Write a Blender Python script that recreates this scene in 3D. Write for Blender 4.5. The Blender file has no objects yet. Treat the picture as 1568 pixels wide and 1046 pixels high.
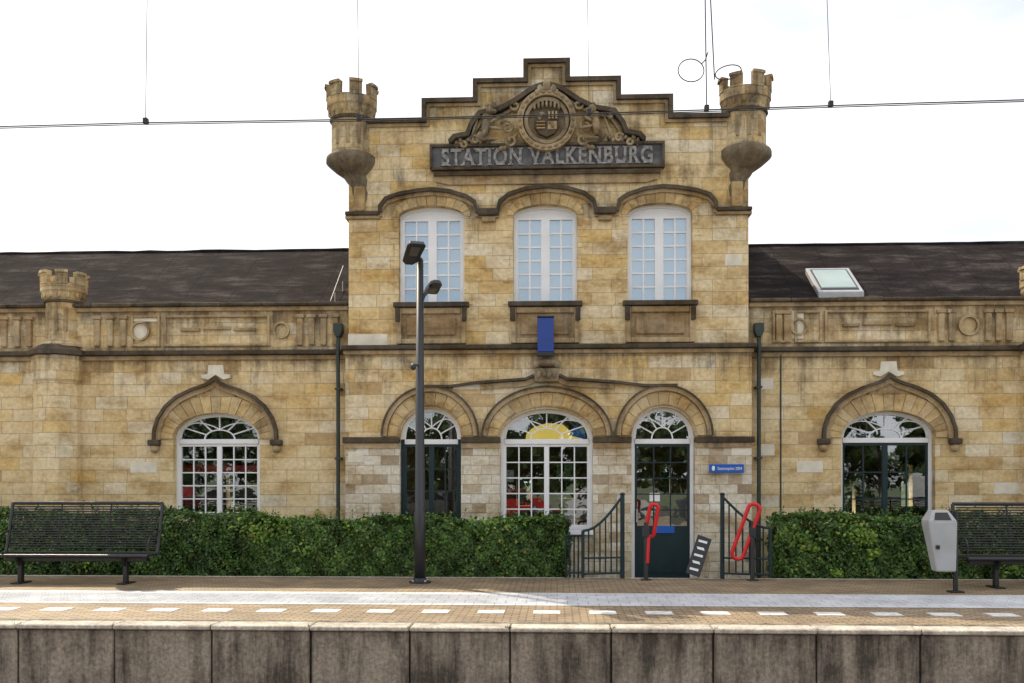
import bpy, math, random
import numpy as np
from mathutils import Vector, Matrix
random.seed(7); rng=np.random.default_rng(5)
S=bpy.context.scene
F=1524.0; A=math.radians(2.6); TA=math.tan(A); CH=1.765; VH=737.0
YW=20.0; YL=19.7; YU=19.75
# camera back-projection: image pixel coordinates -> metres on a vertical plane at distance y
def X(u,y=YW):
    k=(u-784)/F
    return y*(k-TA)/(1+k*TA)
def Z(v,u=853,y=YW):
    x=X(u,y); d=-x*math.sin(A)+y*math.cos(A)
    return CH+(VH-v)/F*d
# ---------------------------------------------------------------- helpers
class G:
    def __init__(s,name,loc=(0,0,0)):
        s.o=bpy.data.objects.new(name,None); S.collection.objects.link(s.o); s.o.location=loc; s.loc=Vector(loc)
        s.o.empty_display_size=0.2
def finish(name,me,mat,g,smooth=False):
    o=bpy.data.objects.new(name,me); S.collection.objects.link(o)
    if mat is not None:
        me.materials.clear(); me.materials.append(mat)
    if smooth:
        for p in me.polygons: p.use_smooth=True
    if g is not None:
        o.parent=g.o; o.matrix_parent_inverse=Matrix.Translation(-g.loc)
    return o
def mesh(name,v,f,mat,g=None,smooth=False):
    me=bpy.data.meshes.new(name); me.from_pydata([tuple(a) for a in v],[],f); me.update()
    return finish(name,me,mat,g,smooth)
def bev(o,w,seg=2):
    m=o.modifiers.new('bevel','BEVEL'); m.width=w; m.segments=seg; m.limit_method='ANGLE'; return o
BF=[(0,3,2,1),(4,5,6,7),(0,1,5,4),(1,2,6,5),(2,3,7,6),(3,0,4,7)]
def box(name,x0,x1,y0,y1,z0,z1,mat,g=None,b=0):
    x0,x1=min(x0,x1),max(x0,x1); z0,z1=min(z0,z1),max(z0,z1)
    v=[(x0,y0,z0),(x1,y0,z0),(x1,y1,z0),(x0,y1,z0),(x0,y0,z1),(x1,y0,z1),(x1,y1,z1),(x0,y1,z1)]
    o=mesh(name,v,BF,mat,g)
    if b: bev(o,b)
    return o
def boxes(name,L,mat,g=None,b=0):
    v=[];f=[]
    for (x0,x1,y0,y1,z0,z1) in L:
        x0,x1=min(x0,x1),max(x0,x1); z0,z1=min(z0,z1),max(z0,z1)
        n=len(v); v+=[(x0,y0,z0),(x1,y0,z0),(x1,y1,z0),(x0,y1,z0),(x0,y0,z1),(x1,y0,z1),(x1,y1,z1),(x0,y1,z1)]
        f+=[tuple(i+n for i in q) for q in BF]
    o=mesh(name,v,f,mat,g)
    if b: bev(o,b,1)
    return o
def prism(name,outer,holes,y0,y1,mat,g=None):
    cu=bpy.data.curves.new('c','CURVE'); cu.dimensions='2D'; cu.fill_mode='BOTH'; cu.extrude=abs(y1-y0)/2
    for P in [outer]+list(holes):
        sp=cu.splines.new('POLY'); sp.points.add(len(P)-1); sp.use_cyclic_u=True
        for i,(x,z) in enumerate(P): sp.points[i].co=(x,z,0,1)
    o=bpy.data.objects.new('c',cu); S.collection.objects.link(o)
    dg=bpy.context.evaluated_depsgraph_get(); me=bpy.data.meshes.new_from_object(o.evaluated_get(dg))
    me.transform(Matrix.Translation((0,(y0+y1)/2,0))@Matrix.Rotation(math.pi/2,4,'X'))
    bpy.data.objects.remove(o); me.name=name
    return finish(name,me,mat,g)
def tube(name,pts,r,mat,g=None,closed=False,res=3,smoothc=False):
    cu=bpy.data.curves.new('c','CURVE'); cu.dimensions='3D'; cu.bevel_depth=r; cu.bevel_resolution=res; cu.use_fill_caps=True
    if smoothc:
        sp=cu.splines.new('NURBS'); sp.order_u=3; sp.use_endpoint_u=True; cu.resolution_u=8
    else: sp=cu.splines.new('POLY')
    sp.points.add(len(pts)-1); sp.use_cyclic_u=closed
    for i,p in enumerate(pts): sp.points[i].co=(*p,1)
    o=bpy.data.objects.new('c',cu); S.collection.objects.link(o)
    dg=bpy.context.evaluated_depsgraph_get(); me=bpy.data.meshes.new_from_object(o.evaluated_get(dg))
    bpy.data.objects.remove(o); me.name=name
    return finish(name,me,mat,g,True)
def strip(name,pts,t,y0,y1,mat,g=None):
    n=len(pts); v=[];f=[]
    seg=[]
    for i in range(n-1):
        d=Vector((pts[i+1][0]-pts[i][0],pts[i+1][1]-pts[i][1])).normalized(); seg.append(Vector((-d.y,d.x)))
    for i in range(n):
        a=seg[max(i-1,0)]; b=seg[min(i,n-2)]; m=(a+b)/max(0.3,1+a.dot(b)); p=Vector(pts[i])
        o_=p+m*t/2; q=p-m*t/2
        v+=[(o_.x,y0,o_.y),(o_.x,y1,o_.y),(q.x,y1,q.y),(q.x,y0,q.y)]
    for i in range(n-1):
        k=4*i
        for j in range(4):
            j2=(j+1)%4; f.append((k+j,k+j2,k+4+j2,k+4+j))
    f.append((3,2,1,0)); k=4*(n-1); f.append((k,k+1,k+2,k+3))
    return mesh(name,v,f,mat,g)
def ell(x0,x1,zs,r,n=26):
    c=(x0+x1)/2; w=(x1-x0)/2
    return [(c-w*math.cos(math.pi*i/n),zs+r*math.sin(math.pi*i/n)) for i in range(n+1)]
def voussoirs(name,xi0,xi1,ri,xo0,xo1,ro,zs,n,y0,y1,mat,g,gap=0.012):
    v=[];f=[]
    ci=(xi0+xi1)/2; wi=(xi1-xi0)/2; co=(xo0+xo1)/2; wo=(xo1-xo0)/2
    for i in range(n):
        jy=y0-random.random()*0.015
        pts=[]
        e=gap/2/ wo
        a0=math.pi*i/n+e; a1=math.pi*(i+1)/n-e; M=4
        for j in range(M+1):
            a=a0+(a1-a0)*j/M; pts.append((ci-wi*math.cos(a),zs+ri*math.sin(a)))
        for j in range(M,-1,-1):
            a=a0+(a1-a0)*j/M; pts.append((co-wo*math.cos(a),zs+ro*math.sin(a)))
        k=len(v); N=len(pts)
        v+=[(p[0],jy,p[1]) for p in pts]+[(p[0],y1,p[1]) for p in pts]
        for j in range(M):
            f.append((k+j,k+N-1-j,k+N-2-j,k+j+1))
        for j in range(N):
            j2=(j+1)%N; f.append((k+j,k+j2,k+N+j2,k+N+j))
    o=mesh(name,v,f,mat,g); return o
def lathe(name,prof,cx,cy,mat,g=None,seg=24,smooth=False,shift=None,caps=True):
    v=[];f=[]
    for i,(r,z) in enumerate(prof):
        sx,sy=shift[i] if shift else (0,0)
        for j in range(seg):
            a=2*math.pi*(j+.5)/seg; v.append((cx+sx+r*math.cos(a),cy+sy+r*math.sin(a),z))
    for i in range(len(prof)-1):
        for j in range(seg):
            j2=(j+1)%seg; f.append((i*seg+j,i*seg+j2,(i+1)*seg+j2,(i+1)*seg+j))
    if caps: f.append(tuple(range(seg-1,-1,-1))); k=(len(prof)-1)*seg; f.append(tuple(range(k,k+seg)))
    return mesh(name,v,f,mat,g,smooth)
def blobs(name,L,mat,g):
    v=[];f=[]
    nu,nv=12,8
    for (cx,cy,cz,rx,ry,rz,rot) in L:
        k=len(v); cr,sr=math.cos(rot),math.sin(rot)
        for i in range(nv+1):
            t=math.pi*i/nv
            for j in range(nu):
                p=2*math.pi*j/nu
                x=rx*math.sin(t)*math.cos(p); y=ry*math.sin(t)*math.sin(p); z=rz*math.cos(t)
                v.append((cx+x*cr+z*sr,cy+y,cz-x*sr+z*cr))
        for i in range(nv):
            for j in range(nu):
                j2=(j+1)%nu; f.append((k+i*nu+j,k+(i+1)*nu+j,k+(i+1)*nu+j2,k+i*nu+j2))
    return mesh(name,v,f,mat,g,True)
# ---------------------------------------------------------------- materials
class N:
    def __init__(s,name):
        s.m=bpy.data.materials.new(name); s.m.use_nodes=True; s.t=s.m.node_tree; s.n=s.t.nodes; s.l=s.t.links
        s.b=s.n['Principled BSDF']
    def new(s,t,**k):
        x=s.n.new(t)
        for a,b in k.items(): setattr(x,a,b)
        return x
    def L(s,a,b): s.l.new(a,b)
    def math(s,op,a,b=None,clamp=False):
        x=s.new('ShaderNodeMath',operation=op); x.use_clamp=clamp
        for i,q in enumerate((a,b)):
            if q is None: continue
            if isinstance(q,(int,float)): x.inputs[i].default_value=q
            else: s.L(q,x.inputs[i])
        return x.outputs[0]
    def mix(s,fac,a,b,mode='MIX'):
        x=s.new('ShaderNodeMix',data_type='RGBA',blend_type=mode)
        for i,q in ((0,fac),(6,a),(7,b)):
            if isinstance(q,(int,float)): x.inputs[i].default_value=q
            elif isinstance(q,(tuple,list)): x.inputs[i].default_value=(*q,1) if len(q)==3 else q
            else: s.L(q,x.inputs[i])
        return x.outputs[2]
    def noise(s,vec,scale,detail=4,rough=.55):
        x=s.new('ShaderNodeTexNoise'); x.inputs['Scale'].default_value=scale; x.inputs['Detail'].default_value=detail; x.inputs['Roughness'].default_value=rough
        if vec is not None: s.L(vec,x.inputs['Vector'])
        return x.outputs['Fac']
    def ramp(s,fac,stops,interp='LINEAR'):
        x=s.new('ShaderNodeValToRGB'); cr=x.color_ramp; cr.interpolation=interp
        while len(cr.elements)<len(stops): cr.elements.new(0.5)
        for e,(p,c) in zip(cr.elements,stops):
            e.position=p; e.color=(*c,1) if isinstance(c,(tuple,list)) else (c,c,c,1)
        s.L(fac,x.inputs[0]); return x.outputs[0]
    def pos(s): return s.new('ShaderNodeNewGeometry').outputs['Position']
    def scale(s,vec,sc):
        x=s.new('ShaderNodeMapping'); x.inputs['Scale'].default_value=sc; s.L(vec,x.inputs['Vector']); return x.outputs[0]
    def bump(s,h,st,dist=0.01):
        x=s.new('ShaderNodeBump'); x.inputs['Strength'].default_value=st; x.inputs['Distance'].default_value=dist
        s.L(h,x.inputs['Height']); s.L(x.outputs[0],s.b.inputs['Normal'])
def plain(name,col,rough=.6,metal=0,var=.25,scale=6,spec=.5,bump=.15):
    m=N(name); p=m.pos(); n=m.noise(p,scale,5)
    r=m.ramp(n,[(.3,tuple(c*(1-var) for c in col)),(.7,tuple(min(1,c*(1+var)) for c in col))])
    m.L(r,m.b.inputs['Base Color']); m.b.inputs['Roughness'].default_value=rough; m.b.inputs['Metallic'].default_value=metal
    m.b.inputs['Specular IOR Level'].default_value=spec
    if bump: m.bump(m.noise(p,scale*8,2),bump,.004)
    return m.m
ZR=12.0
def stone(name,stops,zst,bw=.66,bh=.25,island=False,stain=(.10,.072,.045),bumpd=.014,sa=.95,joint=.55):
    m=N(name); p=m.pos(); sp=m.new('ShaderNodeSeparateXYZ'); m.L(p,sp.inputs[0])
    if island:
        g=m.new('ShaderNodeNewGeometry'); rnd=g.outputs['Random Per Island']; mort=None
    else:
        cb=m.new('ShaderNodeCombineXYZ'); m.L(m.math('ADD',sp.outputs[0],sp.outputs[1]),cb.inputs[0]); m.L(sp.outputs[2],cb.inputs[1])
        nz=m.new('ShaderNodeTexNoise'); nz.inputs['Scale'].default_value=2.5; m.L(p,nz.inputs['Vector'])
        va=m.new('ShaderNodeVectorMath',operation='MULTIPLY_ADD'); m.L(nz.outputs['Color'],va.inputs[0]); va.inputs[1].default_value=(.02,.012,0); m.L(cb.outputs[0],va.inputs[2])
        b=m.new('ShaderNodeTexBrick'); m.L(va.outputs[0],b.inputs['Vector'])
        b.offset=.43; b.offset_frequency=2; b.squash=.72; b.squash_frequency=3
        b.inputs['Scale'].default_value=1; b.inputs['Brick Width'].default_value=bw; b.inputs['Row Height'].default_value=bh
        b.inputs['Mortar Size'].default_value=.006; b.inputs['Mortar Smooth'].default_value=.4; b.inputs['Bias'].default_value=0
        b.inputs['Color1'].default_value=(0,0,0,1); b.inputs['Color2'].default_value=(1,1,1,1); b.inputs['Mortar'].default_value=(.5,.5,.5,1)
        rnd=b.outputs['Color']; mort=b.outputs['Fac']
    col=m.ramp(rnd,stops)
    fine=m.noise(p,13,6,.68); col=m.mix(.7,col,m.ramp(fine,[(.25,.62),(.75,1.28)]),'MULTIPLY')
    med=m.noise(m.scale(p,(1,1,2.0)),1.1,6,.7); col=m.mix(.95,col,m.ramp(med,[(.34,(.62,.50,.33)),(.5,(1,.96,.88)),(.66,(1.12,1.14,1.18))]),'MULTIPLY')
    if mort is not None: col=m.mix(m.math('MULTIPLY',mort,joint),col,(.20,.15,.10))
    zf=m.math('DIVIDE',sp.outputs[2],ZR)
    zr=m.ramp(zf,[(max(0,z/ZR),a) for z,a in zst])
    st=m.noise(m.scale(p,(3.4,3.4,.36)),1.0,6,.74); pat=m.noise(p,2.2,7,.75)
    s=m.math('ADD',m.math('MULTIPLY',st,.9),m.math('MULTIPLY',pat,.7))
    s=m.math('ADD',m.math('SUBTRACT',s,.965),zr)
    s=m.math('MULTIPLY',s,3.6,True)
    col=m.mix(m.math('MULTIPLY',s,.9*sa),col,stain)
    m.L(col,m.b.inputs['Base Color']); m.b.inputs['Roughness'].default_value=.9; m.b.inputs['Specular IOR Level'].default_value=.2
    h=fine
    if mort is not None: h=m.math('SUBTRACT',h,m.math('MULTIPLY',mort,.9)); h=m.math('ADD',h,m.math('MULTIPLY',rnd,.25))
    m.bump(h,.65,bumpd)
    return m.m
cream=(.69,.56,.34); tan=(.62,.47,.25); pale=(.72,.64,.48); brown=(.45,.32,.17); honey=(.67,.49,.22); grey=(.64,.59,.48)
zst=[(-.1,.16),(.6,.05),(2.9,.03),(3.5,.10),(4.1,.24),(4.4,.36),(4.52,.20),(4.75,.22),(5.1,.33),(5.3,.42),(11,.3)]
M_wing=stone('wing_ashlar',[(0,brown),(.04,tan),(.3,cream),(.62,cream),(.74,pale),(.9,honey),(1,grey)],zst)
zt=[(0,.1),(3.0,.07),(3.6,.14),(4.0,.2),(4.38,.34),(4.5,.14),(4.8,.05),(6.3,.03),(6.9,.13),(7.15,.28),(7.5,.18),(7.9,.24),(8.2,.13),(8.8,.18),(9.3,.26),(10,.32)]
M_tow=stone('tower_ashlar',[(0,brown),(.04,tan),(.25,honey),(.4,cream),(.7,cream),(.88,pale),(1,tan)],zt)
M_base=stone('rough_base_ashlar',[(0,(.34,.27,.18)),(.07,(.5,.41,.29)),(.2,(.64,.58,.47)),(.6,(.72,.68,.58)),(.85,(.58,.52,.42)),(1,(.68,.61,.47))],[(-.1,.2),(.5,.08),(1.5,.04),(2.3,.06),(2.6,.2),(11,.15)],bw=.36,bh=.19,bumpd=.04,joint=.65)
M_vou=stone('arch_blocks',[(0,(.36,.26,.14)),(.3,(.46,.34,.18)),(.6,tan),(1,(.52,.42,.26))],[(0,.12),(11,.18)],island=True)
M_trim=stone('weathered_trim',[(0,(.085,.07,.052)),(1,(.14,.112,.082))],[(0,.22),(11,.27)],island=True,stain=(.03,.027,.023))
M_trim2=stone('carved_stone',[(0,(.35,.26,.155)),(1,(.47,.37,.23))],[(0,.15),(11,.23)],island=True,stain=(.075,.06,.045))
M_arms=stone('coat_of_arms_stone',[(0,(.22,.175,.12)),(1,(.40,.33,.22))],[(0,.2),(11,.22)],island=True,stain=(.045,.038,.03))
M_tur=stone('turret_stone',[(0,brown),(.3,tan),(.7,(.52,.43,.28)),(1,cream)],[(0,.2),(7.2,.24),(8.5,.18),(9.0,.32),(11,.42)],bw=.3,bh=.22,stain=(.065,.053,.04))
M_turc=stone('turret_corbel_stone',[(0,(.17,.14,.10)),(1,(.24,.20,.14))],[(0,.2),(11,.25)],island=True,stain=(.05,.043,.035))
M_pale=plain('pale_new_stone',(.70,.65,.53),.9,scale=5,var=.14)
M_board=plain('sign_board_stone',(.105,.105,.11),.85,scale=5,var=.55)
M_letter=plain('letter_stone',(.25,.24,.23),.9,scale=14,var=.6)
M_white=plain('white_paint',(.80,.81,.82),.4,scale=3,var=.05)
M_teal=plain('dark_teal_paint',(.010,.028,.033),.4,scale=4,var=.2,spec=.35)
M_black=plain('black_coated_metal',(.014,.016,.018),.38,scale=8,var=.3)
M_lampm=plain('lamp_grey_metal',(.024,.026,.030),.4,scale=4,var=.2)
M_pipe=plain('downpipe_paint',(.02,.034,.028),.5,scale=5,var=.3)
M_red=plain('red_paint',(.62,.015,.02),.35,scale=5,var=.1)
M_blue=plain('blue_paint',(.008,.045,.27),.35,scale=3,var=.12)
M_bluesign=plain('blue_sign',(.01,.10,.45),.3,scale=3,var=.06)
M_grey=plain('grey_bin_metal',(.40,.41,.42),.4,scale=5,var=.1)
M_wire=plain('wire',(.03,.027,.025),.6,scale=20,var=.2)
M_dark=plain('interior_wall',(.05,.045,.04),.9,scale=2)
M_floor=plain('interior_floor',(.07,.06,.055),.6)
M_skytint=plain('window_sky_tint',(.42,.52,.64),.9,scale=1.2,var=.1)  # sky reflection of the upper panes put into this blue
M_skyl=plain('skylight_blind',(.36,.45,.45),.3,scale=1.2,var=.15)
M_bronze=plain('steel_rail',(.12,.08,.06),.5,metal=.6)
def roofmat():
    m=N('bitumen_roof'); p=m.pos(); a=m.noise(m.scale(p,(.7,2.2,2.2)),1.5,7,.72); b=m.noise(p,26,5,.7)
    c=m.ramp(a,[(.34,(.010,.008,.009)),(.52,(.024,.019,.019)),(.68,(.075,.064,.058))])
    c=m.mix(.65,c,m.ramp(b,[(.3,.35),(.75,1.9)]),'MULTIPLY')
    sp=m.new('ShaderNodeSeparateXYZ'); m.L(p,sp.inputs[0])
    wob=m.math('MULTIPLY',m.noise(p,1.5,3),.12)
    fr=m.math('FRACT',m.math('ADD',sp.outputs[0],wob)); ln=m.math('LESS_THAN',fr,.02)
    c=m.mix(m.math('MULTIPLY',ln,.6),c,(.006,.006,.006))
    m.L(c,m.b.inputs['Base Color']); m.b.inputs['Roughness'].default_value=.95; m.b.inputs['Specular IOR Level'].default_value=.06
    m.bump(m.math('ADD',m.math('ADD',b,m.math('MULTIPLY',a,2.0)),ln),.6,.02); return m.m
M_roof=roofmat()
def glass(name,fac=.3,tint=(.9,.95,1)):
    m=N(name); m.n.remove(m.b)
    tr=m.new('ShaderNodeBsdfTransparent'); tr.inputs[0].default_value=(.75,.82,.82,1)
    gl=m.new('ShaderNodeBsdfGlossy'); gl.inputs['Roughness'].default_value=.012; gl.inputs[0].default_value=(*tint,1)
    p=m.pos(); bp=m.new('ShaderNodeBump'); bp.inputs['Strength'].default_value=.1; bp.inputs['Distance'].default_value=.01
    m.L(m.noise(p,3.5,2),bp.inputs['Height']); m.L(bp.outputs[0],gl.inputs['Normal'])
    mx=m.new('ShaderNodeMixShader'); mx.inputs[0].default_value=fac
    m.L(tr.outputs[0],mx.inputs[1]); m.L(gl.outputs[0],mx.inputs[2]); m.L(mx.outputs[0],m.n['Material Output'].inputs[0]); return m.m
M_glass=glass('window_glass',.30); M_glassU=glass('upper_window_glass',.28,(.75,.88,1))
def paver(name,c1,c2,mo,bw,bh,ms=.006,var=.3):
    m=N(name); p=m.pos(); b=m.new('ShaderNodeTexBrick'); m.L(p,b.inputs['Vector'])
    b.inputs['Scale'].default_value=1; b.inputs['Brick Width'].default_value=bw; b.inputs['Row Height'].default_value=bh; b.inputs['Mortar Size'].default_value=ms
    b.inputs['Color1'].default_value=(*c1,1); b.inputs['Color2'].default_value=(*c2,1); b.inputs['Mortar'].default_value=(*mo,1)
    n=m.noise(p,1.1,6,.68); f=m.noise(p,30,4)
    c=m.mix(.8,b.outputs['Color'],m.ramp(n,[(.3,1-var),(.7,1+var)]),'MULTIPLY'); c=m.mix(.6,c,m.ramp(f,[(.3,.75),(.7,1.2)]),'MULTIPLY')
    m.L(c,m.b.inputs['Base Color']); m.b.inputs['Roughness'].default_value=.6
    m.bump(m.math('SUBTRACT',m.math('MULTIPLY',f,.3),b.outputs['Fac']),.5,.006); return m.m
M_pav=paver('tan_clay_pavers',(.37,.275,.17),(.24,.175,.11),(.06,.045,.03),.20,.09,.009,.4)
M_slab=paver('light_guidance_tiles',(.60,.61,.63),(.53,.54,.56),(.28,.28,.28),.3,.3,.006,.25)
M_line=plain('white_marking',(.66,.66,.64),.6,scale=8,var=.28)
def concrete(name,c,dirt):
    m=N(name); p=m.pos(); n=m.noise(m.scale(p,(2.4,2.4,.3)),2,7,.74); f=m.noise(p,22,6,.72); g=m.noise(p,1.3,5,.7)
    s=m.math('ADD',m.math('MULTIPLY',n,.6),m.math('MULTIPLY',g,.4))
    col=m.ramp(s,[(.42,dirt),(.5,tuple((a+b)/2 for a,b in zip(c,dirt))),(.58,c)])
    col=m.mix(.85,col,m.ramp(f,[(.3,.45),(.7,1.5)]),'MULTIPLY')
    m.L(col,m.b.inputs['Base Color']); m.b.inputs['Roughness'].default_value=.9; m.bump(f,.8,.015); return m.m
M_conc=concrete('platform_wall_concrete',(.33,.28,.22),(.07,.058,.044))
M_cope=concrete('platform_coping_concrete',(.58,.53,.45),(.34,.30,.25))
def leaf(name,cs,tr=.25,lo=.4,hi=1.7):
    m=N(name); g=m.new('ShaderNodeNewGeometry'); p=g.outputs['Position']
    c=m.ramp(g.outputs['Random Per Island'],cs); n=m.noise(p,2.6,5,.6)
    c=m.mix(.85,c,m.ramp(n,[(.32,lo),(.68,hi)]),'MULTIPLY')
    m.L(c,m.b.inputs['Base Color']); m.b.inputs['Roughness'].default_value=.45; m.b.inputs['Specular IOR Level'].default_value=.4
    tl=m.new('ShaderNodeBsdfTranslucent'); m.L(c,tl.inputs[0]); mx=m.new('ShaderNodeMixShader'); mx.inputs[0].default_value=tr
    m.L(m.b.outputs[0],mx.inputs[1]); m.L(tl.outputs[0],mx.inputs[2]); m.L(mx.outputs[0],m.n['Material Output'].inputs[0]); return m.m
M_leaf=leaf('hedge_leaves',[(0,(.03,.06,.014)),(.5,(.065,.14,.028)),(.86,(.115,.22,.042)),(.95,(.20,.31,.06)),(1,(.26,.2,.06))])
M_leaf2=leaf('hedge_leaves_yellow',[(0,(.06,.13,.015)),(.5,(.14,.26,.03)),(.9,(.26,.38,.04)),(1,(.34,.12,.04))],lo=.8,hi=1.3)
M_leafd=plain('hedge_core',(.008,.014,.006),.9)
M_tree=leaf('tree_leaves',[(0,(.02,.04,.012)),(1,(.05,.085,.025))])
M_grass=plain('grass_ground',(.07,.09,.035),.95,scale=1.5,var=.4)
M_asph=plain('asphalt',(.06,.06,.06),.9,scale=3,var=.3)
M_ballast=plain('ballast',(.16,.13,.11),.95,scale=18,var=.6,bump=1)
# ---------------------------------------------------------------- ground, platforms, track
def sheet(name,x0,x1,y0,y1,z,mat,g=None): return mesh(name,[(x0,y0,z),(x1,y0,z),(x1,y1,z),(x0,y1,z)],[(0,1,2,3)],mat,g)
ys=[-1500,1.2,1.25,13.0,13.03,1500]; zs_=[-.16,-.16,-1.0,-1.0,-.16,-.16]
v=[];f=[]
for y,z in zip(ys,zs_): v+=[(-1500,y,z),(1500,y,z)]
for i in range(5): f.append((2*i,2*i+1,2*i+3,2*i+2))
mesh('ground',v,f,M_grass)
tg=G('railway_track',(0,6,-1))
sheet('ballast',-60,60,1.7,11.94,-.96,M_ballast,tg)
rails=[]
for yc in (4.3,8.6):
    for s in (-.72,.72): rails+=[(-60,60,yc+s-.035,yc+s+.035,-.80,-.66)]
boxes('rails',rails,M_bronze,tg)
boxes('sleepers',[(x*.6-.12,x*.6+.12,yc-1.25,yc+1.25,-.97,-.80) for x in range(-60,61) for yc in (4.3,8.6)],M_conc,tg)
pg=G('railway_platform',(0,15,0))
YE=11.95; YB=18.3
box('platform_body',-40,40,12.16,YB,-.99,-.012,M_conc,pg)
sheet('clay_paving',-40,40,12.25,YB,-.004,M_pav,pg)
sheet('guidance_strip',-40,40,14.15,15.75,.0,M_slab,pg)
sheet('back_kerb_line',-40,40,18.12,18.29,.001,M_cope,pg)
boxes('guidance_ribs',[(-40,40,14.33+.1*i,14.36+.1*i,0,.006) for i in range(12)],M_slab,pg)
P=.752; off=X(171,13.5)
boxes('edge_dashes',[(off+i*P-.18,off+i*P+.18,13.28,13.60,-.003,.003) for i in range(-40,45)],M_line,pg)
L=[];W=[]
pitch=1.218; x0=X(475,12.0)
for i in range(-26,28):
    a=x0+i*pitch; dz=random.uniform(-.004,.004); dy=random.uniform(-.008,.008)
    L.append((a+.006,a+pitch-.006,YE+dy,12.32,-.05,.004+dz))
    W.append((a+.011,a+pitch-.011,YE+.05+dy*2,12.2,-1.0,-.055+dz))
boxes('coping_slabs',L,M_cope,pg,.012)
boxes('wall_panels',W,M_conc,pg,.015)
sheet('edge_dark_line',-40,40,12.33,12.50,.0005,M_conc,pg)
vv=[];ff=[]
for i in range(110):
    xw=random.uniform(-8,8); yw=random.choice([YE+.03,18.25]); hgt=random.uniform(.02,.09)
    if yw<13: xw=x0+pitch*round((xw-x0)/pitch)+random.gauss(0,.02)
    for j in range(7):
        k=len(vv); dx,dy=random.gauss(0,.03),random.gauss(0,.02); b0=-.02 if yw<13 else 0
        vv+=[(xw-.003,yw,b0),(xw+.003,yw,b0),(xw+dx,yw+dy-.01,b0+hgt*random.uniform(.5,1))]; ff.append((k,k+1,k+2))
mesh('joint_weeds',vv,ff,M_leaf,pg)
ng=G('near_platform',(0,-2,0))
box('near_platform_body',-40,40,-6,1.3,-1.0,0,M_pav,ng); box('near_coping',-40,40,1.303,1.6,-1.0,.01,M_cope,ng)
sheet('car_park',-60,60,-17,-6.3,-.15,M_asph)
# ---------------------------------------------------------------- STATION BUILDING
B=G('station_building',(0,20,-.15)); GZ=-.3
def arch_open(u0,u1,vs,vt,vb,y):
    x0,x1=X(u0,y),X(u1,y); um=(u0+u1)/2
    zs=Z(vs,um,y); return dict(x0=x0,x1=x1,zs=zs,r=Z(vt,um,y)-zs,zb=Z(vb,um,y) if vb is not None else GZ,y=y)
def hole(a): return [(a['x0'],a['zb'])]+ell(a['x0'],a['x1'],a['zs'],a['r'])+[(a['x1'],a['zb'])]
xl,xr=X(529,YL),X(1151,YL); XC=(xl+xr)/2
def mx(x): return 2*XC-x
zc=Z(535,840,YL)
D1=arch_open(612,706,672,624,None,YL)
D3=dict(D1); D3['x0'],D3['x1']=X(967,YL),X(1064,YL)
C2=arch_open(766,908,672,626,812,YL)
zsp=C2['zs']; D1['zs']=D3['zs']=zsp
zbm=Z(678,840,YL)
def rect(x0,x1,z0,z1): return [(x0,z0),(x1,z0),(x1,z1),(x0,z1)]
piers=[(xl,D1['x0']),(D1['x1'],C2['x0']),(C2['x1'],D3['x0']),(D3['x1'],xr)]
for i,(a,b) in enumerate(piers): box('base_pier_%d'%i,a,b,YL,20.1,GZ,zbm,M_base,B)
box('base_under_window',C2['x0']-.01,C2['x1']+.01,YL+.03,20.08,GZ,C2['zb'],M_base,B)
up=[(xl,zbm)]
for a in (D1,C2,D3): up+=[(a['x0'],zbm)]+ell(a['x0'],a['x1'],zsp,a['r'])+[(a['x1'],zbm)]
up+=[(xr,zbm),(xr,zc),(xl,zc)]
prism('arcade_wall',up,[],YL,20.1,M_tow,B)
for (a,b) in piers:
    box('impost',a-(.05 if a==xl else -.0),b+(.05 if b==xr else 0),YL-.07,YL+.1,Z(678,840,YL),Z(669,840,YL),M_trim,B,.012)
    box('impost_low',a+.01,b-.01,YL-.03,YL+.05,Z(686,840,YL),Z(678.3,840,YL),M_trim2,B)
for a,(u0,u1,vt) in zip((D1,C2,D3),((584,734,596),(737,938,597),(941,1092,596))):
    xo0,xo1=X(u0,YL)+.02,X(u1,YL)-.02; ro=Z(vt,840,YL)-zsp
    voussoirs('arch_voussoirs',a['x0'],a['x1'],a['r'],xo0+.12,xo1-.12,ro-.12,zsp+.06,15 if a is C2 else 11,YL-.025,YL+.02,M_vou,B)
    P_=ell(xo0+.05,xo1-.05,zsp+.06,ro-.05,30); strip('hood_mould',P_,.1,YL-.08,YL+.01,M_trim2,B)
    strip('arch_inner_roll',ell(a['x0']-.03,a['x1']+.03,zsp+.03,a['r']+.03,26),.03,YL-.045,YL+.01,M_trim2,B)
    strip('hood_mould_edge',ell(xo0,xo1,zsp+.06,ro,30),.035,YL-.11,YL+.01,M_trim,B)
og=[(640,592),(690,592),(735,586),(775,583),(805,581),(818,575)]
pl=[(X(u,YL),Z(v_,u,YL)) for u,v_ in og]
strip('ogee_string',pl,.05,YL-.12,YL+.01,M_trim,B); strip('ogee_string_b',[(mx(a),b) for a,b in pl],.05,YL-.12,YL+.01,M_trim,B)
strip('ogee_panel',[(a,b+.0-.09) for a,b in pl[2:]],.1,YL-.05,YL+.01,M_trim2,B); strip('ogee_panel_b',[(mx(a),b-.09) for a,b in pl[2:]],.1,YL-.05,YL+.01,M_trim2,B)
box('date_stone',XC-.24,XC+.24,YL-.16,YL+.01,Z(586,835,YL),Z(565,835,YL),M_arms,B,.03)
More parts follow.
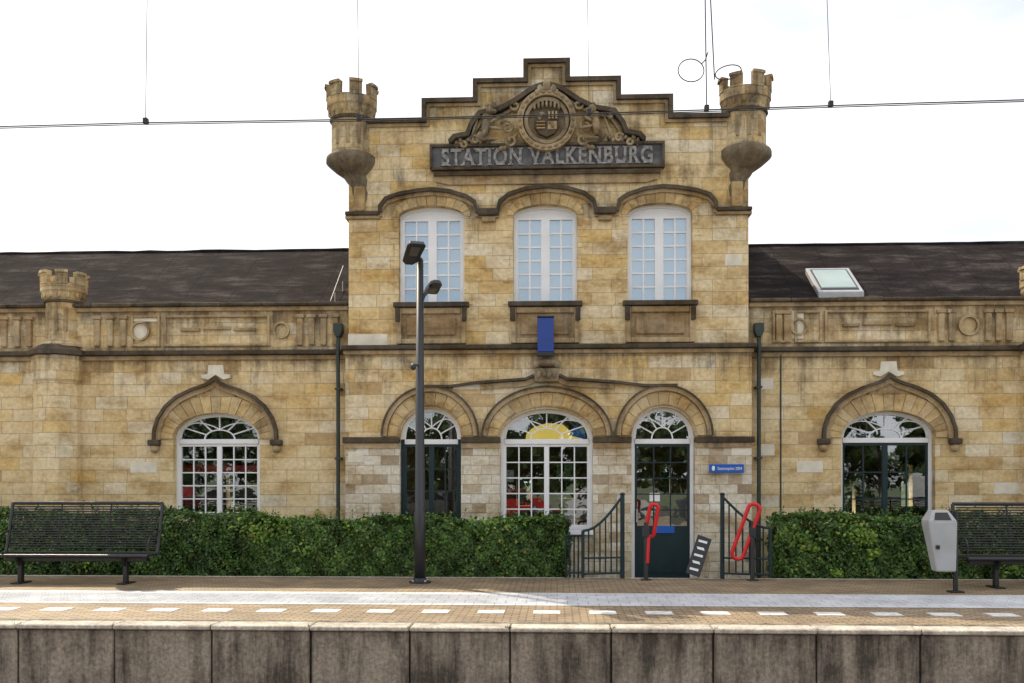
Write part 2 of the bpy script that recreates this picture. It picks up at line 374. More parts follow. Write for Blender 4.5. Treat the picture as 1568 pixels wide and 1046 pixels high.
blobs('date_carving',[(XC+dx,YL-.17,Z(575,835,YL)+dz,.05,.03,.07,r) for dx,dz,r in ((-.15,0,.3),(-.05,.02,-.3),(.05,-.01,.4),(.15,0,-.2))]+[(XC,YL-.12,Z(556,835,YL),.2,.12,.09,0),(XC-.2,YL-.1,Z(558,835,YL),.08,.08,.1,.5),(XC+.2,YL-.1,Z(558,835,YL),.08,.08,.1,-.5)],M_arms,B)
box('light_repair_stone',X(694,YL),X(741,YL),YL-.028,YL+.02,Z(597,718,YL),Z(587,718,YL),M_pale,B,.01)
rp_=[]
for (u,v_,wd,yy) in ((1123,402,26,YU),(563,519,60,YU),(1135,690,30,YL),(545,700,24,YL)): rp_.append((X(u-wd/2,yy),X(u+wd/2,yy),yy-.006,yy+.02,Z(v_+8,840,yy),Z(v_-9,840,yy)))
boxes('replaced_blocks',rp_,M_pale,B,.005)
boxes('replaced_blocks_wing',[(X(u-w_/2),X(u+w_/2),YW-.006,YW+.02,Z(v_+8),Z(v_-9)) for u,v_,w_ in ((1175,690,22),(220,716,40),(1545,748,46),(1240,716,40),(1172,590,24))],M_pale,B,.005)
zk=Z(528,840,YL)
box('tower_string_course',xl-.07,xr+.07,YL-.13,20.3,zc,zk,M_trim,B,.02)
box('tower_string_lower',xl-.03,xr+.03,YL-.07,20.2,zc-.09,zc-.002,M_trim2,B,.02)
ul,ur=X(534,YU),mx(X(534,YU))
zW=Z(467,840,YU); zs2=Z(330,840,YU); r2=Z(313,840,YU)-zs2
U=[dict(x0=X(a,YU),x1=X(b,YU),zb=zW,zs=zs2,r=r2,y=YU) for a,b in ((611,711),(786,884),(961,1060))]
lev=[Z(189,610,YU),Z(158,690,YU),Z(128,766,YU),Z(98,835,YU)]
ed=[X(568,YU),X(652,YU),X(730,YU),X(807,YU)]
gl=[(ul,zk),(ur,zk),(ur,lev[0])]
for i in range(1,4): gl+=[(mx(ed[i]),lev[i-1]),(mx(ed[i]),lev[i])]
for i in (3,2,1): gl+=[(ed[i],lev[i]),(ed[i],lev[i-1])]
gl+=[(ul,lev[0])]
prism('upper_front_wall',gl,[hole(a) for a in U],YU,20.15,M_tow,B)
cop=[(ul,lev[0])]
for i in range(1,4): cop+=[(ed[i],lev[i-1]),(ed[i],lev[i])]
cop+=[(mx(a),b) for a,b in reversed(cop)]
cp2=[(a-.03,b+.03) if a<XC else (a+.03,b+.03) for a,b in cop]
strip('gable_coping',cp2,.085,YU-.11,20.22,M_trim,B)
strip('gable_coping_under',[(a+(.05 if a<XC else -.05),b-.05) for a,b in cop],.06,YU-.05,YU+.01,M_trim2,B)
for nm,a,b in (('l',xl+.02,xl+.4),('r',xr-.4,xr-.02)): box('tower_side_'+nm,a,b,20.1,27,GZ,Z(200,840,YU),M_tow,B)
box('tower_roof',xl+.3,xr-.3,20.16,27,8.0,8.25,M_roof,B)
for i,a in enumerate(U):
    voussoirs('window_arch',a['x0'],a['x1'],a['r'],a['x0']-.12,a['x1']+.12,a['r']+.24,zs2,11,YU-.02,YU+.02,M_vou,B)
    for s,xx in ((-1,a['x0']),(1,a['x1'])):
        L=[]
        for j in range(8):
            zz=zW+.02+j*(zs2-zW)/8; ww=(.1 if j%2 else .2)
            L.append((xx if s>0 else xx-ww, xx+ww if s>0 else xx, YU-.012,YU+.05,zz,zz+(zs2-zW)/8-.008))
        boxes('jamb_quoins',L,M_tow,B)
    box('window_sill',a['x0']-.1,a['x1']+.1,YU-.14,YU+.2,Z(470,840,YU),Z(462.5,840,YU),M_trim,B,.015)
    ax0,ax1=a['x0']-.04,a['x1']+.04; z0,z1=zk+.03,Z(471,840,YU)
    box('apron_back',ax0,ax1,YU-.03,YU+.05,z0,z1,M_trim2,B)
    boxes('apron_frame',[(ax0-.0,ax0+.1,YU-.095,YU-.028,z0,z1),(ax1-.1,ax1,YU-.095,YU-.028,z0,z1),(ax0+.102,ax1-.102,YU-.09,YU-.028,z0,z0+.1),(ax0+.102,ax1-.102,YU-.09,YU-.028,z1-.12,z1),
        (ax0+.2,ax1-.2,YU-.082,YU-.028,z0+.17,z1-.2)],M_trim2,B,.012)
    for xx in (ax0-.02,ax1-.08): box('apron_bracket',xx,xx+.1,YU-.13,YU-.096,z1-.28,z1,M_trim,B,.015)
def hpt(l): return [(X(u,YU),Z(v_,u,YU)) for u,v_ in l]
H=hpt([(583,327),(583,318),(592,306),(612,299),(640,294),(662,292),(690,295),(715,303),(727,311),(730,325),(745,326)])
H=H+hpt([(762,326),(766,310),(780,299),(805,291)])
full=H+[(XC,Z(287,835,YU))]+[(mx(a),b) for a,b in reversed(H)]
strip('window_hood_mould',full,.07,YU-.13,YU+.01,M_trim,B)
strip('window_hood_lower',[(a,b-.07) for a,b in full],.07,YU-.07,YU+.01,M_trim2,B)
for s in (0,1):
    a,b=X(732,YU),X(765,YU)
    if s: a,b=mx(b),mx(a)
    box('hood_corbel',a,b,YU-.15,YU+.01,Z(331,840,YU),Z(320,840,YU),M_trim,B,.03)
    box('hood_corbel_low',a+.08,b-.08,YU-.09,YU+.01,Z(340,840,YU),Z(331.3,840,YU),M_trim2,B,.02)
    a,b=ul-.06,X(583,YU)
    if s: a,b=mx(b),mx(a)
    box('corner_string',a,b,YU-.1,YU+.6,Z(331,560,YU),Z(325,560,YU),M_trim,B,.02)
    box('corner_string2',a,b,YU-.06,YU+.6,Z(336,560,YU),Z(331.3,560,YU),M_trim2,B,.01)
# name board
zb0,zb1=Z(259,835,YU),Z(224,835,YU)
hb=X(1015,YU)-XC
prism('name_board',[(XC-hb,zb1),(XC-hb,zb0),(XC+hb,zb0),(XC+hb,zb1)],[],YU-.09,YU+.01,M_board,B)
strip('name_board_frame',[(XC-hb,zb0),(XC-hb,zb1),(XC+hb,zb1),(XC+hb,zb0),(XC-hb+.001,zb0)],.05,YU-.14,YU+.01,M_trim,B)
prism('name_board_bracket',[(XC-hb+.02,zb0-.03),(XC+hb-.02,zb0-.03),(XC+hb-.1,zb0-.24),(XC+hb-.35,zb0-.3),(XC-hb+.35,zb0-.3),(XC-hb+.1,zb0-.24)],[],YU-.05,YU+.01,M_trim2,B)
strip('name_board_under',[(XC-hb+.05,zb0-.1),(XC+hb-.05,zb0-.1)],.06,YU-.1,YU+.01,M_trim,B)
tc=bpy.data.curves.new('t','FONT'); tc.body='STATION VALKENBURG'; tc.size=1; tc.extrude=.02; tc.offset=.026; tc.align_x='CENTER'; tc.space_character=1.16
to=bpy.data.objects.new('t',tc); S.collection.objects.link(to)
dg=bpy.context.evaluated_depsgraph_get(); me=bpy.data.meshes.new_from_object(to.evaluated_get(dg)); bpy.data.objects.remove(to)
xs=[q.co.x for q in me.vertices]; zz=[q.co.y for q in me.vertices]
sx=(2*hb-.42)/(max(xs)-min(xs)); sz=(zb1-zb0-.12)/(max(zz)-min(zz))
me.transform(Matrix.Translation((XC-sx*(max(xs)+min(xs))/2,YU-.1,zb0+.06-sz*min(zz)))@Matrix.Rotation(math.pi/2,4,'X')@Matrix.Diagonal((sx,sz,1,1)))
zt0,zt1=zb0+.06,zb1-.06
cols_=sorted(set(round(q.co.x,2) for q in me.vertices if q.co.z<zt0+.015)); 
cols2=sorted(set(round(q.co.x,2) for q in me.vertices if q.co.z>zt1-.02))
sf=[]
for cc,zlo,zhi in ((cols_,zt0-.004,zt0+.022),(cols2,zt1-.026,zt1)):
    last=-99
    for c_ in cc:
        if c_-last>.07: sf.append((c_-.03,c_+.07,YU-.119,YU-.09,zlo,zhi)); last=c_
finish('station_name_letters',me,M_letter,B); boxes('letter_serifs',sf,M_letter,B)
# coat of arms
cz=Z(189,835,YU)
def circ(cx,cz_,rx,rz,n=40): return [(cx+rx*math.cos(2*math.pi*i/n),cz_+rz*math.sin(2*math.pi*i/n)) for i in range(n)]
ogp=hpt([(690,222),(697,214),(717,210),(722,196),(735,178),(765,172),(788,160),(808,146),(820,139)]); ogf=ogp+[(XC,Z(134,835,YU))]+[(mx(a),b) for a,b in reversed(ogp)]
prism('arms_backing',ogf+[(ogf[-1][0],zb1-.02),(ogf[0][0],zb1-.02)],[],YU-.03,YU+.01,M_tow,B)
strip('arms_ogee_mould',ogf,.085,YU-.22,YU+.01,M_trim,B)
strip('arms_ogee_inner',[(XC+(a-XC)*.94,b-.09) for a,b in ogf],.05,YU-.12,YU,M_arms,B)
prism('arms_ring_outer',circ(XC,cz,.58,.6),[circ(XC,cz,.47,.49)],YU-.22,YU,M_trim2,B)
prism('arms_ring_inner',circ(XC,cz,.44,.46),[circ(XC,cz,.37,.39)],YU-.17,YU,M_arms,B)
prism('arms_disc',circ(XC,cz,.46,.48),[],YU-.05,YU,M_arms,B)
sh=[(XC-.24,cz+.2),(XC+.24,cz+.2),(XC+.25,cz-.1),(XC+.15,cz-.25),(XC,cz-.32),(XC-.15,cz-.25),(XC-.25,cz-.1)]
prism('arms_shield',sh,[],YU-.16,YU,M_trim,B)
boxes('shield_quarters',[(XC+.02,XC+.2,YU-.18,YU-.1,cz-.18,cz-.02)]+[(XC+.03+.07*i,XC+.07+.07*i,YU-.20,YU-.1,cz+.02,cz+.17) for i in range(3)]+[(XC-.2,XC-.03,YU-.20,YU-.1,cz-.05-.06*i,cz-.02-.06*i) for i in range(3)],M_trim2,B,.008)
bl=[(XC-.11,YU-.18,cz+.09,.03,.03,.08,.3),(XC-.09,YU-.18,cz+.13,.06,.03,.025,.2),(XC-.15,YU-.18,cz+.04,.025,.03,.05,-.5),(XC+.11,YU-.20,cz-.1,.03,.03,.07,-.3),(XC+.08,YU-.20,cz-.06,.05,.03,.02,.3)]
for i in range(7): bl.append((XC-.24+.08*i,YU-.15,cz+.28+.05*math.sin(i/6*math.pi),.028,.05,.07,0))
for i in range(26):
    a=i/26*2*math.pi; bl.append((XC+.525*math.cos(a),YU-.215,cz+.545*math.sin(a),.032,.035,.05,-a))
for i in range(9): bl.append((XC-.2+.05*i,YU-.19,Z(146,835,YU)+.08*math.sin(i/8*math.pi)-.02,.04,.07,.06,0))
bl+=[(XC,YU-.2,Z(134,835,YU)-.02,.08,.08,.1,0),(XC-.14,YU-.18,Z(138,835,YU)-.03,.06,.06,.08,.4),(XC+.14,YU-.18,Z(138,835,YU)-.03,.06,.06,.08,-.4)]
def lion(cx,s):
    z0=zb1+.02; y=YU-.15
    return [(cx,y,z0+.34,.09,.12,.22,.15*s),(cx+.08*s,y-.06,z0+.62,.085,.11,.09,0),(cx+.16*s,y-.11,z0+.59,.06,.06,.04,0),(cx+.03*s,y-.02,z0+.5,.12,.1,.09,.3*s),
        (cx-.09*s,y,z0+.14,.11,.1,.09,0),(cx+.18*s,y-.08,z0+.44,.13,.04,.03,-.5*s),(cx+.19*s,y-.08,z0+.27,.13,.04,.03,.2*s),(cx+.08*s,y-.08,z0+.05,.15,.06,.035,0),
        (cx-.23*s,y,z0+.3,.028,.04,.2,.35*s),(cx-.28*s,y,z0+.5,.06,.05,.06,0),(cx+.04*s,y-.03,z0+.74,.03,.03,.04,0),(cx+.12*s,y-.03,z0+.73,.03,.03,.04,0),(cx-.02*s,y-.08,z0+.19,.05,.08,.1,.3)]
bl+=lion(X(745,YU),1)+lion(X(912,YU),-1)
for s in (-1,1):
    for i in range(5): bl.append((XC+s*(.62+.07*i),YU-.13,cz-.3-.07*i+.05*math.sin(i*2),.06,.05,.045,s*.6))
    for i in range(9): bl.append((XC+s*(1.15+.08*i),YU-.11,zb1+.06+.05*(i%2),.05,.06,.04,i))
blobs('arms_carving',bl,M_arms,B)
for s in (-1,1):
    for (cx_,cz_,r0,tw,dr) in ((.78,-.12,.15,2.1,1),(.70,-.38,.12,2.0,-1),(1.42,-.36,.10,1.8,1),(.62,.30,.10,1.7,-1),(1.62,-.44,.07,1.6,-1)):
        pts=[]
        for k in range(26):
            t=k/25; a=dr*t*tw*2*math.pi*.6+.5; r_=r0*(1-t*.8); pts.append((XC+s*(cx_+r_*math.cos(a)),YU-.13-.05*t,cz+cz_+r_*math.sin(a)))
        tube('arms_scroll',pts,.028,M_arms,B,res=2)
# turrets
def turret(name,cx,cy,uz,rb,rc,vv,shiftdir=0,low=True,yy=YU):
    z=lambda v_: Z(v_,uz,yy)
    ct,cb,rbm,bt,bb,g1=vv
    prof=[(rb,z(bb)),(rb,z(bt)),(rb+.02,z(bt)+.02),(rc-.03,z(rbm)),(rc-.01,z(rbm)+.03),(rc-.01,z(cb)),(rc-.11,z(cb)),(rc-.11,z(rbm)),(.02,z(rbm))]
    lathe(name+'_body',prof,cx,cy,M_tur,B,20,caps=False)
    lathe(name+'_ring',[(rb,z(bt)-.05),(rb+.035,z(bt)-.04),(rb+.035,z(bt)+.0),(rb,z(bt)+.01)],cx,cy,M_trim,B,20,caps=False)
    v=[];f=[]
    nm=7
    for i in range(nm):
        a0=2*math.pi*(i+.22)/nm+.13; a1=a0+2*math.pi/nm*.56
        k=len(v); M=4; zt=z(ct)-random.random()*.03
        for j in range(M+1):
            a=a0+(a1-a0)*j/M
            for r_,z_ in ((rc+.0,z(cb)-.02),(rc+.0,zt-.06),(rc+.035,zt-.055),(rc+.03,zt),(rc-.13,zt),(rc-.112,z(cb)-.02)):
                v.append((cx+r_*math.cos(a),cy+r_*math.sin(a),z_))
        for j in range(M):
            for q in range(6):
                q2=(q+1)%6; f.append((k+j*6+q,k+j*6+q2,k+(j+1)*6+q2,k+(j+1)*6+q))
        f.append(tuple(k+q for q in range(5,-1,-1))); f.append(tuple(k+M*6+q for q in range(6)))
    mesh(name+'_merlons',v,f,M_tur,B)
    L=[]
    for i in range(14):
        a=2*math.pi*i/14; L.append((cx+(rb+.05)*math.cos(a),cy+(rb+.05)*math.sin(a),z(rbm)-.05,.03,.03,.07,0))
    blobs(name+'_corbels',L,M_tur,B)
    for a in (-2.1,-1.57,-1.04):
        px,py=cx+(rb+.004)*math.cos(a),cy+(rb+.004)*math.sin(a)
        box(name+'_loop',px-.035,px+.035,py-.012,py+.03,z(bb)+.14,z(bt)-.14,M_trim2,B,.006)
    if low:
        s=shiftdir
        pr=[(rb+.01,z(bb)-.0),(rc-.03,z(bb)-.04),(rc,z(bb)-.08),(rc,z(g1)+.03),(rc-.04,z(g1)-.03),(rc-.13,z(g1)-.13),(rc-.25,z(g1)-.23),(rc-.27,z(g1)-.26),(rc-.27,z(g1)-.31),(rc-.30,z(g1)-.38),(rc-.34,z(g1)-.48),(rc-.33,z(g1)-.58),(rc-.37,z(g1)-.72),(rc-.43,z(g1)-.84)]
        sh=[(s*max(0,(i-3))*.024,-max(0,i-3)*.004) for i in range(len(pr))]
        lathe(name+'_corbel_base',list(reversed(pr)),cx,cy,M_turc,B,20,True,shift=list(reversed(sh)))
    else:
        lathe(name+'_foot',[(rb+.1,z(g1)),(rb+.1,z(g1)+.05),(rb,z(bb))],cx,cy,M_tur,B,18,caps=False)
turret('turret_left',X(537,YU),19.87,535,.405,.51,(130,152,168,183,236,252),1)
turret('turret_right',mx(X(537,YU)),19.87,1138,.405,.51,(118,140,156,171,225,242),-1)
for s in (0,1):
    a,b=ul+.12,ul+.34
    if s: a,b=mx(b),mx(a)
    box('corner_pilaster',a,b,YU-.10,YU+.01,Z(325,560,YU)+.002,Z(287,560,YU),M_vou,B,.03)
# ---------------------------------------------------------------- wings
zE=Z(472,100,YW); zC0=Z(546,60,YW); zC1=Z(539,60,YW)
WL=arch_open(265,398,672,633,792,YW); WR=arch_open(1288,1432,668,627,None,YW); WR['zs']=WL['zs']; WR['r']=WL['r']=.53; WR['zb']=GZ
for (nm,a,b,w) in (('left',-17,xl+.1,WL),('right',xr-.1,17,WR)):
    if w['zb']==GZ:
        out=[(a,GZ),(w['x0'],GZ)]+ell(w['x0'],w['x1'],w['zs'],w['r'])+[(w['x1'],GZ),(b,GZ),(b,zE),(a,zE)]
        prism('wing_wall_'+nm,out,[],YW,20.35,M_wing,B)
    else: prism('wing_wall_'+nm,rect(a,b,GZ,zE),[hole(w)],YW,20.35,M_wing,B)
    aa,bb=(a,xl-.002) if nm=='left' else (xr+.002,b)
    box('wing_cornice',aa,bb,YW-.14,YW+.02,zC0,zC1,M_trim,B,.02)
    box('wing_cornice_low',aa,bb,YW-.06,YW+.02,zC0-.1,zC0-.002,M_trim2,B,.015)
    xx=aa; L=[]
    while xx<bb-.05:
        ln=min(random.uniform(.8,1.1),bb-xx); j=random.uniform(-.012,.012); L.append((xx+.004,xx+ln-.004,YW-.11+j,YW+.45,zE,zE+.075+j)); xx+=ln
    boxes('wing_coping',L,M_trim,B,.018)
    box('wing_coping_low',aa,bb,YW-.05,YW+.02,zE-.09,zE-.002,M_trim2,B,.01)
    mesh('wing_roof_'+nm,[(aa,20.3,5.15),(bb,20.3,5.15),(bb,23.5,7.27),(aa,23.5,7.27)],[(0,1,2,3)],M_roof,B)
    mesh('wing_roof_back_'+nm,[(aa,27,5.0),(bb,27,5.0),(bb,23.5,7.268),(aa,23.5,7.268)],[(0,3,2,1)],M_roof,B)
    tube('ridge_'+nm,[(aa+i*(bb-aa)/30,23.5,7.27+random.uniform(-.012,.012)) for i in range(31)],.04,M_roof,B)
    box('roof_foot',aa,bb,20.46,20.6,5.2,5.33,M_roof,B)
    x0,x1=w['x0'],w['x1']; c=(x0+x1)/2; h=(x1-x0)/2
    voussoirs('arch_voussoirs',x0,x1,w['r'],c-h-.33,c+h+.33,w['r']+.36,w['zs'],17,YW-.03,YW+.02,M_vou,B)
    px=[(-1.28,-.02),(-1.27,.18),(-1.19,.42),(-1.03,.66),(-.8,.85),(-.5,.99),(-.22,1.08),(-.09,1.14),(0,1.22)]
    px=px+[(-p,q) for p,q in reversed(px[:-1])]
    hood=[(c+p*(h+.36)/1.28,w['zs']+q) for p,q in px]
    strip('hood_mould',hood,.06,YW-.14,YW+.01,M_trim,B)
    strip('hood_mould_inner',[(c+(p-c)*.94,(q-w['zs'])*.93+w['zs']) for p,q in hood],.10,YW-.08,YW+.01,M_trim2,B)
    prism('hood_gusset',[(c-.42,w['zs']+.86),(c+.42,w['zs']+.86),(c+.2,w['zs']+1.0),(c,w['zs']+1.12),(c-.2,w['zs']+1.0)],[],YW-.05,YW+.01,M_trim2,B)
    prism('keystone_finial',[(c-.16,w['zs']+1.2),(c-.3,w['zs']+1.24),(c-.3,w['zs']+1.3),(c-.17,w['zs']+1.32),(c-.15,w['zs']+1.5),(c+.15,w['zs']+1.5),(c+.17,w['zs']+1.32),(c+.3,w['zs']+1.3),(c+.3,w['zs']+1.24),(c+.16,w['zs']+1.2),(c,w['zs']+1.3)],[],YW-.04,YW+.01,M_pale,B)
    for s in (-1,1):
        xx=c+s*(h+.36)
        box('hood_stop',xx-.12,xx+.12,YW-.16,YW+.01,w['zs']-.14,w['zs']-.02,M_trim,B,.03)
        blobs('hood_stop_boss',[(xx,YW-.06,w['zs']-.2,.09,.08,.09,0)],M_trim2,B)
zp0,zp1=zC1+.05,zE-.13
def frame(u0,u1,m=0.04,bar=False):
    x0,x1=X(u0),X(u1); t=.05
    L=[(x0,x0+t,YW-.06,YW+.01,zp0+m,zp1-m),(x1-t,x1,YW-.06,YW+.01,zp0+m,zp1-m),(x0+t+.002,x1-t-.002,YW-.057,YW+.01,zp0+m,zp0+m+t),(x0+t+.002,x1-t-.002,YW-.057,YW+.01,zp1-m-t,zp1-m)]
    if bar:
        zz=(zp0+zp1)/2+.02; xm=(x0+x1)/2
        L+=[(x0+.35,xm-.35,YW-.06,YW+.01,zz-.03,zz+.035),(xm+.35,x1-.3,YW-.06,YW+.01,zz-.03,zz+.035),(xm-.28,xm+.28,YW-.06,YW+.01,zz+.0,zz+.065)]
    boxes('parapet_panel',L,M_trim2,B,.01)
def ringo(u,r=.17):
    c=X(u); z=(zp0+zp1)/2
    prism('parapet_roundel',circ(c,z,r,r,26),[circ(c,z,r-.04,r-.04,26)],YW-.075,YW+.01,M_trim2,B)
    prism('parapet_roundel_fill',circ(c,z,r-.045,r-.045,26),[],YW-.015,YW+.01,M_pale if u in (216,1222) else M_vou,B)
def stubs(us):
    L=[]
    for u in us:
        x=X(u); L+=[(x-.06,x+.06,YW-.07,YW+.01,zp0+.05,zp1-.12),(x-.09,x+.09,YW-.08,YW+.01,zp1-.115,zp1-.04)]
    boxes('parapet_balusters',L,M_trim2,B,.012)
stubs([8,28,46,150,170,190,460,478,496,514,1192,1204,1440,1456,1512,1528,1544,1600,1620]); frame(202,246); ringo(216,.2); frame(252,414,bar=True); ringo(432)
frame(1182,1212); frame(1216,1258); ringo(1222); frame(1262,1424,bar=True); ringo(1482,.2); frame(-200,-20,bar=True)
box('parapet_repair',X(205),X(246),YW-.02,YW+.01,zp1-.16,zp1-.045,M_pale,B)
box('parapet_repair2',X(1204),X(1230),YW-.02,YW+.01,zp0+.12,zp1-.045,M_pale,B)
for nm,u in (('pier_left',91),('pier_right',1600)):
    cx=X(u); 
    lathe(nm,[(.60,GZ),(.60,.2),(.52,.4),(.49,zC0-.55),(.53,zC0-.5),(.53,zC0-.02)],cx,YW+.02,M_wing,B,8,caps=False)
    lathe(nm+'_cap',[(.5,zC0-.02),(.62,zC0),(.62,zC1),(.5,zC1+.03),(.40,zC1+.12)],cx,YW+.02,M_trim,B,8)
    turret(nm+'_turret',cx+.05,YW+.10,u,.35,.46,(417,437,450,462,520,532) if u<800 else (406,426,440,452,512,524),0,False,YW)
for nm,u,y in (('downpipe_left',521,YW),('downpipe_right',1159,YW),('downpipe_wing',1192,YW)):
    x=X(u); wg='wing' in nm; r=.04 if not wg else .018; zt=Z(516 if not wg else 545,u)
    tube(nm,[(x,y-.19,GZ),(x,y-.19,zt)],r,M_pipe,B)
    if not wg:
        prism('rain_hopper',[(x-.045,zt-.02),(x+.045,zt-.02),(x+.085,zt+.08),(x+.085,zt+.24),(x-.085,zt+.24),(x-.085,zt+.08)],[],y-.27,y-.05,M_pipe,B)
        boxes('pipe_brackets',[(x-.06,x+.06,y-.24,y,z_,z_+.04) for z_ in (.6,2.2,3.6)],M_pipe,B)
def roofz(y): return 5.15+(y-20.3)*(7.27-5.15)/3.2
sxl,sxr=X(1246,21.4),X(1312,21.4)
for (a,b,y0,y1,dz,mt,nm) in ((sxl-.02,sxr+.02,20.95,22.05,.12,M_grey,'skylight_frame'),(sxl+.05,sxr-.05,21.03,21.97,.135,M_black,'skylight_seal'),(sxl+.09,sxr-.09,21.09,21.91,.15,M_skyl,'skylight_pane')):
    v=[(a,y0,roofz(y0)-.1),(b,y0,roofz(y0)-.1),(b,y1,roofz(y1)-.1),(a,y1,roofz(y1)-.1),(a,y0,roofz(y0)+dz),(b,y0,roofz(y0)+dz),(b,y1,roofz(y1)+dz),(a,y1,roofz(y1)+dz)]
    bev(mesh(nm,v,BF,mt,B),.02)
for i in range(3):
    x=X(518+4*i,21); tube('roof_rail',[(x-.05,20.9+.5*i,roofz(20.9+.5*i)),(x-.05,20.9+.5*i,roofz(20.9+.5*i)+.22)],.010,M_grey,B)
tube('roof_rail_top',[(X(518,21)-.1,20.7,roofz(20.7)+.13),(X(526,22)-.05,22.2,roofz(22.2)+.2)],.007,M_grey,B)
# ---------------------------------------------------------------- windows
def window(nm,a,mat,leaves=2,cols=3,rows=5,pane=M_glass,recess=.17,fan=True,solid=None,jw=.075,zbot=None,mull=.10,bar=.024,transom=.1,jm=None):
    y=a['y']+recess; x0,x1,zs,r=a['x0'],a['x1'],a['zs'],a['r']; zb=a['zb'] if zbot is None else zbot
    yf0,yf1=y,y+.09
    bx=[(x0,x0+jw,yf0,yf1,zb,zs),(x1-jw,x1,yf0,yf1,zb,zs)]
    ins=(x0+jw,x1-jw)
    amat=M_white if fan else mat
    o=ell(x0,x1,zs,r,24); i_=ell(x0+jw,x1-jw,zs,r-jw,24)
    prism(nm+'_head',o+list(reversed(i_)),[],yf0,yf1,amat,B)
    boxes(nm+'_jambs',bx,jm or M_white,B,.008)
    bars=[];gl=[]
    ztop=zs
    if fan:
        box(nm+'_transom',x0+jw,x1-jw,yf0-.02,yf1-.01,zs-transom,zs,M_white,B,.01); ztop=zs-transom
        c=(x0+x1)/2; w=(x1-x0)/2-jw; rr=r-jw
        for k in range(1,6):
            t=math.pi*k/6
            strip(nm+'_fan_bar',[(c-w*.38*math.cos(t),zs+rr*.40*math.sin(t)),(c-w*math.cos(t),zs+rr*math.sin(t))],bar,yf0+.02,yf1-.02,amat,B)
        strip(nm+'_fan_arc',ell(c-w*.38,c+w*.38,zs,rr*.42,14),bar,yf0+.022,yf1-.022,amat,B)
        for s in (-1,1):
            strip(nm+'_fan_lace',[(c+s*w*.98*math.cos(q),zs+rr*.02+rr*.72*math.sin(q*1.6)) for q in [j*.12 for j in range(0,14)]],bar*.9,yf0+.024,yf1-.024,amat,B)
        mesh(nm+'_fan_glass',[(p[0],y+.05,p[1]) for p in i_],[tuple(range(len(i_)))],pane,B)
    lw=(ins[1]-ins[0])/leaves
    for l in range(leaves):
        a0=ins[0]+l*lw; a1=a0+lw; st=.06 if leaves>1 else .08
        q0=a0+(mull/2 if l>0 else st*.6); q1=a1-(mull/2 if l<leaves-1 else st*.6)
        zl=zb+.1; zh=ztop-.05
        if solid: zl=solid
        bars+=[(a0,q0,yf0+.012,yf1-.012,zb,ztop),(q1,a1,yf0+.012,yf1-.012,zb,ztop),(q0,q1,yf0+.013,yf1-.013,zh,ztop),(q0,q1,yf0+.013,yf1-.013,zb,zl)]
        if solid: bars+=[(q0+.06,q1-.06,yf0-.0,yf0+.02,zb+.25,zl-.12)]
        for c_ in range(1,cols):
            xx=q0+(q1-q0)*c_/cols; bars.append((xx-bar/2,xx+bar/2,yf0+.025,yf1-.025,zl,zh))
        for r_ in range(1,rows):
            z_=zl+(zh-zl)*r_/rows; bars.append((q0,q1,yf0+.027,yf1-.027,z_-bar/2,z_+bar/2))
        for c_ in range(cols):
            for r_ in range(rows):
                xa,xb=q0+(q1-q0)*c_/cols,q0+(q1-q0)*(c_+1)/cols; za,zd=zl+(zh-zl)*r_/rows,zl+(zh-zl)*(r_+1)/rows
                t1,t2=random.uniform(-.001,.001),random.uniform(-.001,.001)
                gl.append([(xa,y+.05+t1,za),(xb,y+.05-t1,za),(xb,y+.05-t1+t2,zd),(xa,y+.05+t1+t2,zd)])
    boxes(nm+'_sashes',bars,mat,B)
    v=[];f=[]
    for q in gl: k=len(v); v+=q; f.append((k,k+1,k+2,k+3))
    mesh(nm+'_glass',v,f,pane,B)
for i,a in enumerate(U):
    window('upper_window_%d'%i,a,M_white,2,2,6,M_glassU,recess=.14,fan=False,jw=.06,mull=.17,bar=.034)
    i_=ell(a['x0']+.06,a['x1']-.06,a['zs'],a['r']-.06,20)
    mesh('upper_head_panel_%d'%i,[(p[0],YU+.18,p[1]) for p in i_],[tuple(range(len(i_)))],M_white,B)
    box('sky_backing_%d'%i,a['x0']+.01,a['x1']-.01,YU+.26,YU+.28,a['zb'],a['zs']+a['r'],M_skytint,B)  # added plane behind the panes, coloured like reflected sky
window('central_window',C2,M_white,2,3,5)
window('left_door',D1,M_teal,2,2,6,zbot=GZ,jm=M_teal)
window('right_door',D3,M_teal,1,3,5,solid=Z(806,1015,YL),zbot=GZ)
window('wing_window_left',WL,M_white,2,3,5)
window('wing_door_right',WR,M_teal,2,2,5,zbot=GZ)
box('central_sill',C2['x0'],C2['x1'],YL-.06,YL+.2,C2['zb']-.09,C2['zb'],M_white,B,.01)
box('door_notice',X(996,YL),X(1012,YL),YL+.20,YL+.215,Z(768,1003,YL),Z(755,1003,YL),M_white,B)
box('door_plate',X(1006,YL),X(1034,YL),YL+.145,YL+.165,Z(817,1020,YL),Z(806,1020,YL),M_bluesign,B)
tube('door_handle',[(X(976,YL),YL+.12,Z(800,976,YL)),(X(976,YL),YL+.12,Z(780,976,YL))],.015,M_grey,B)
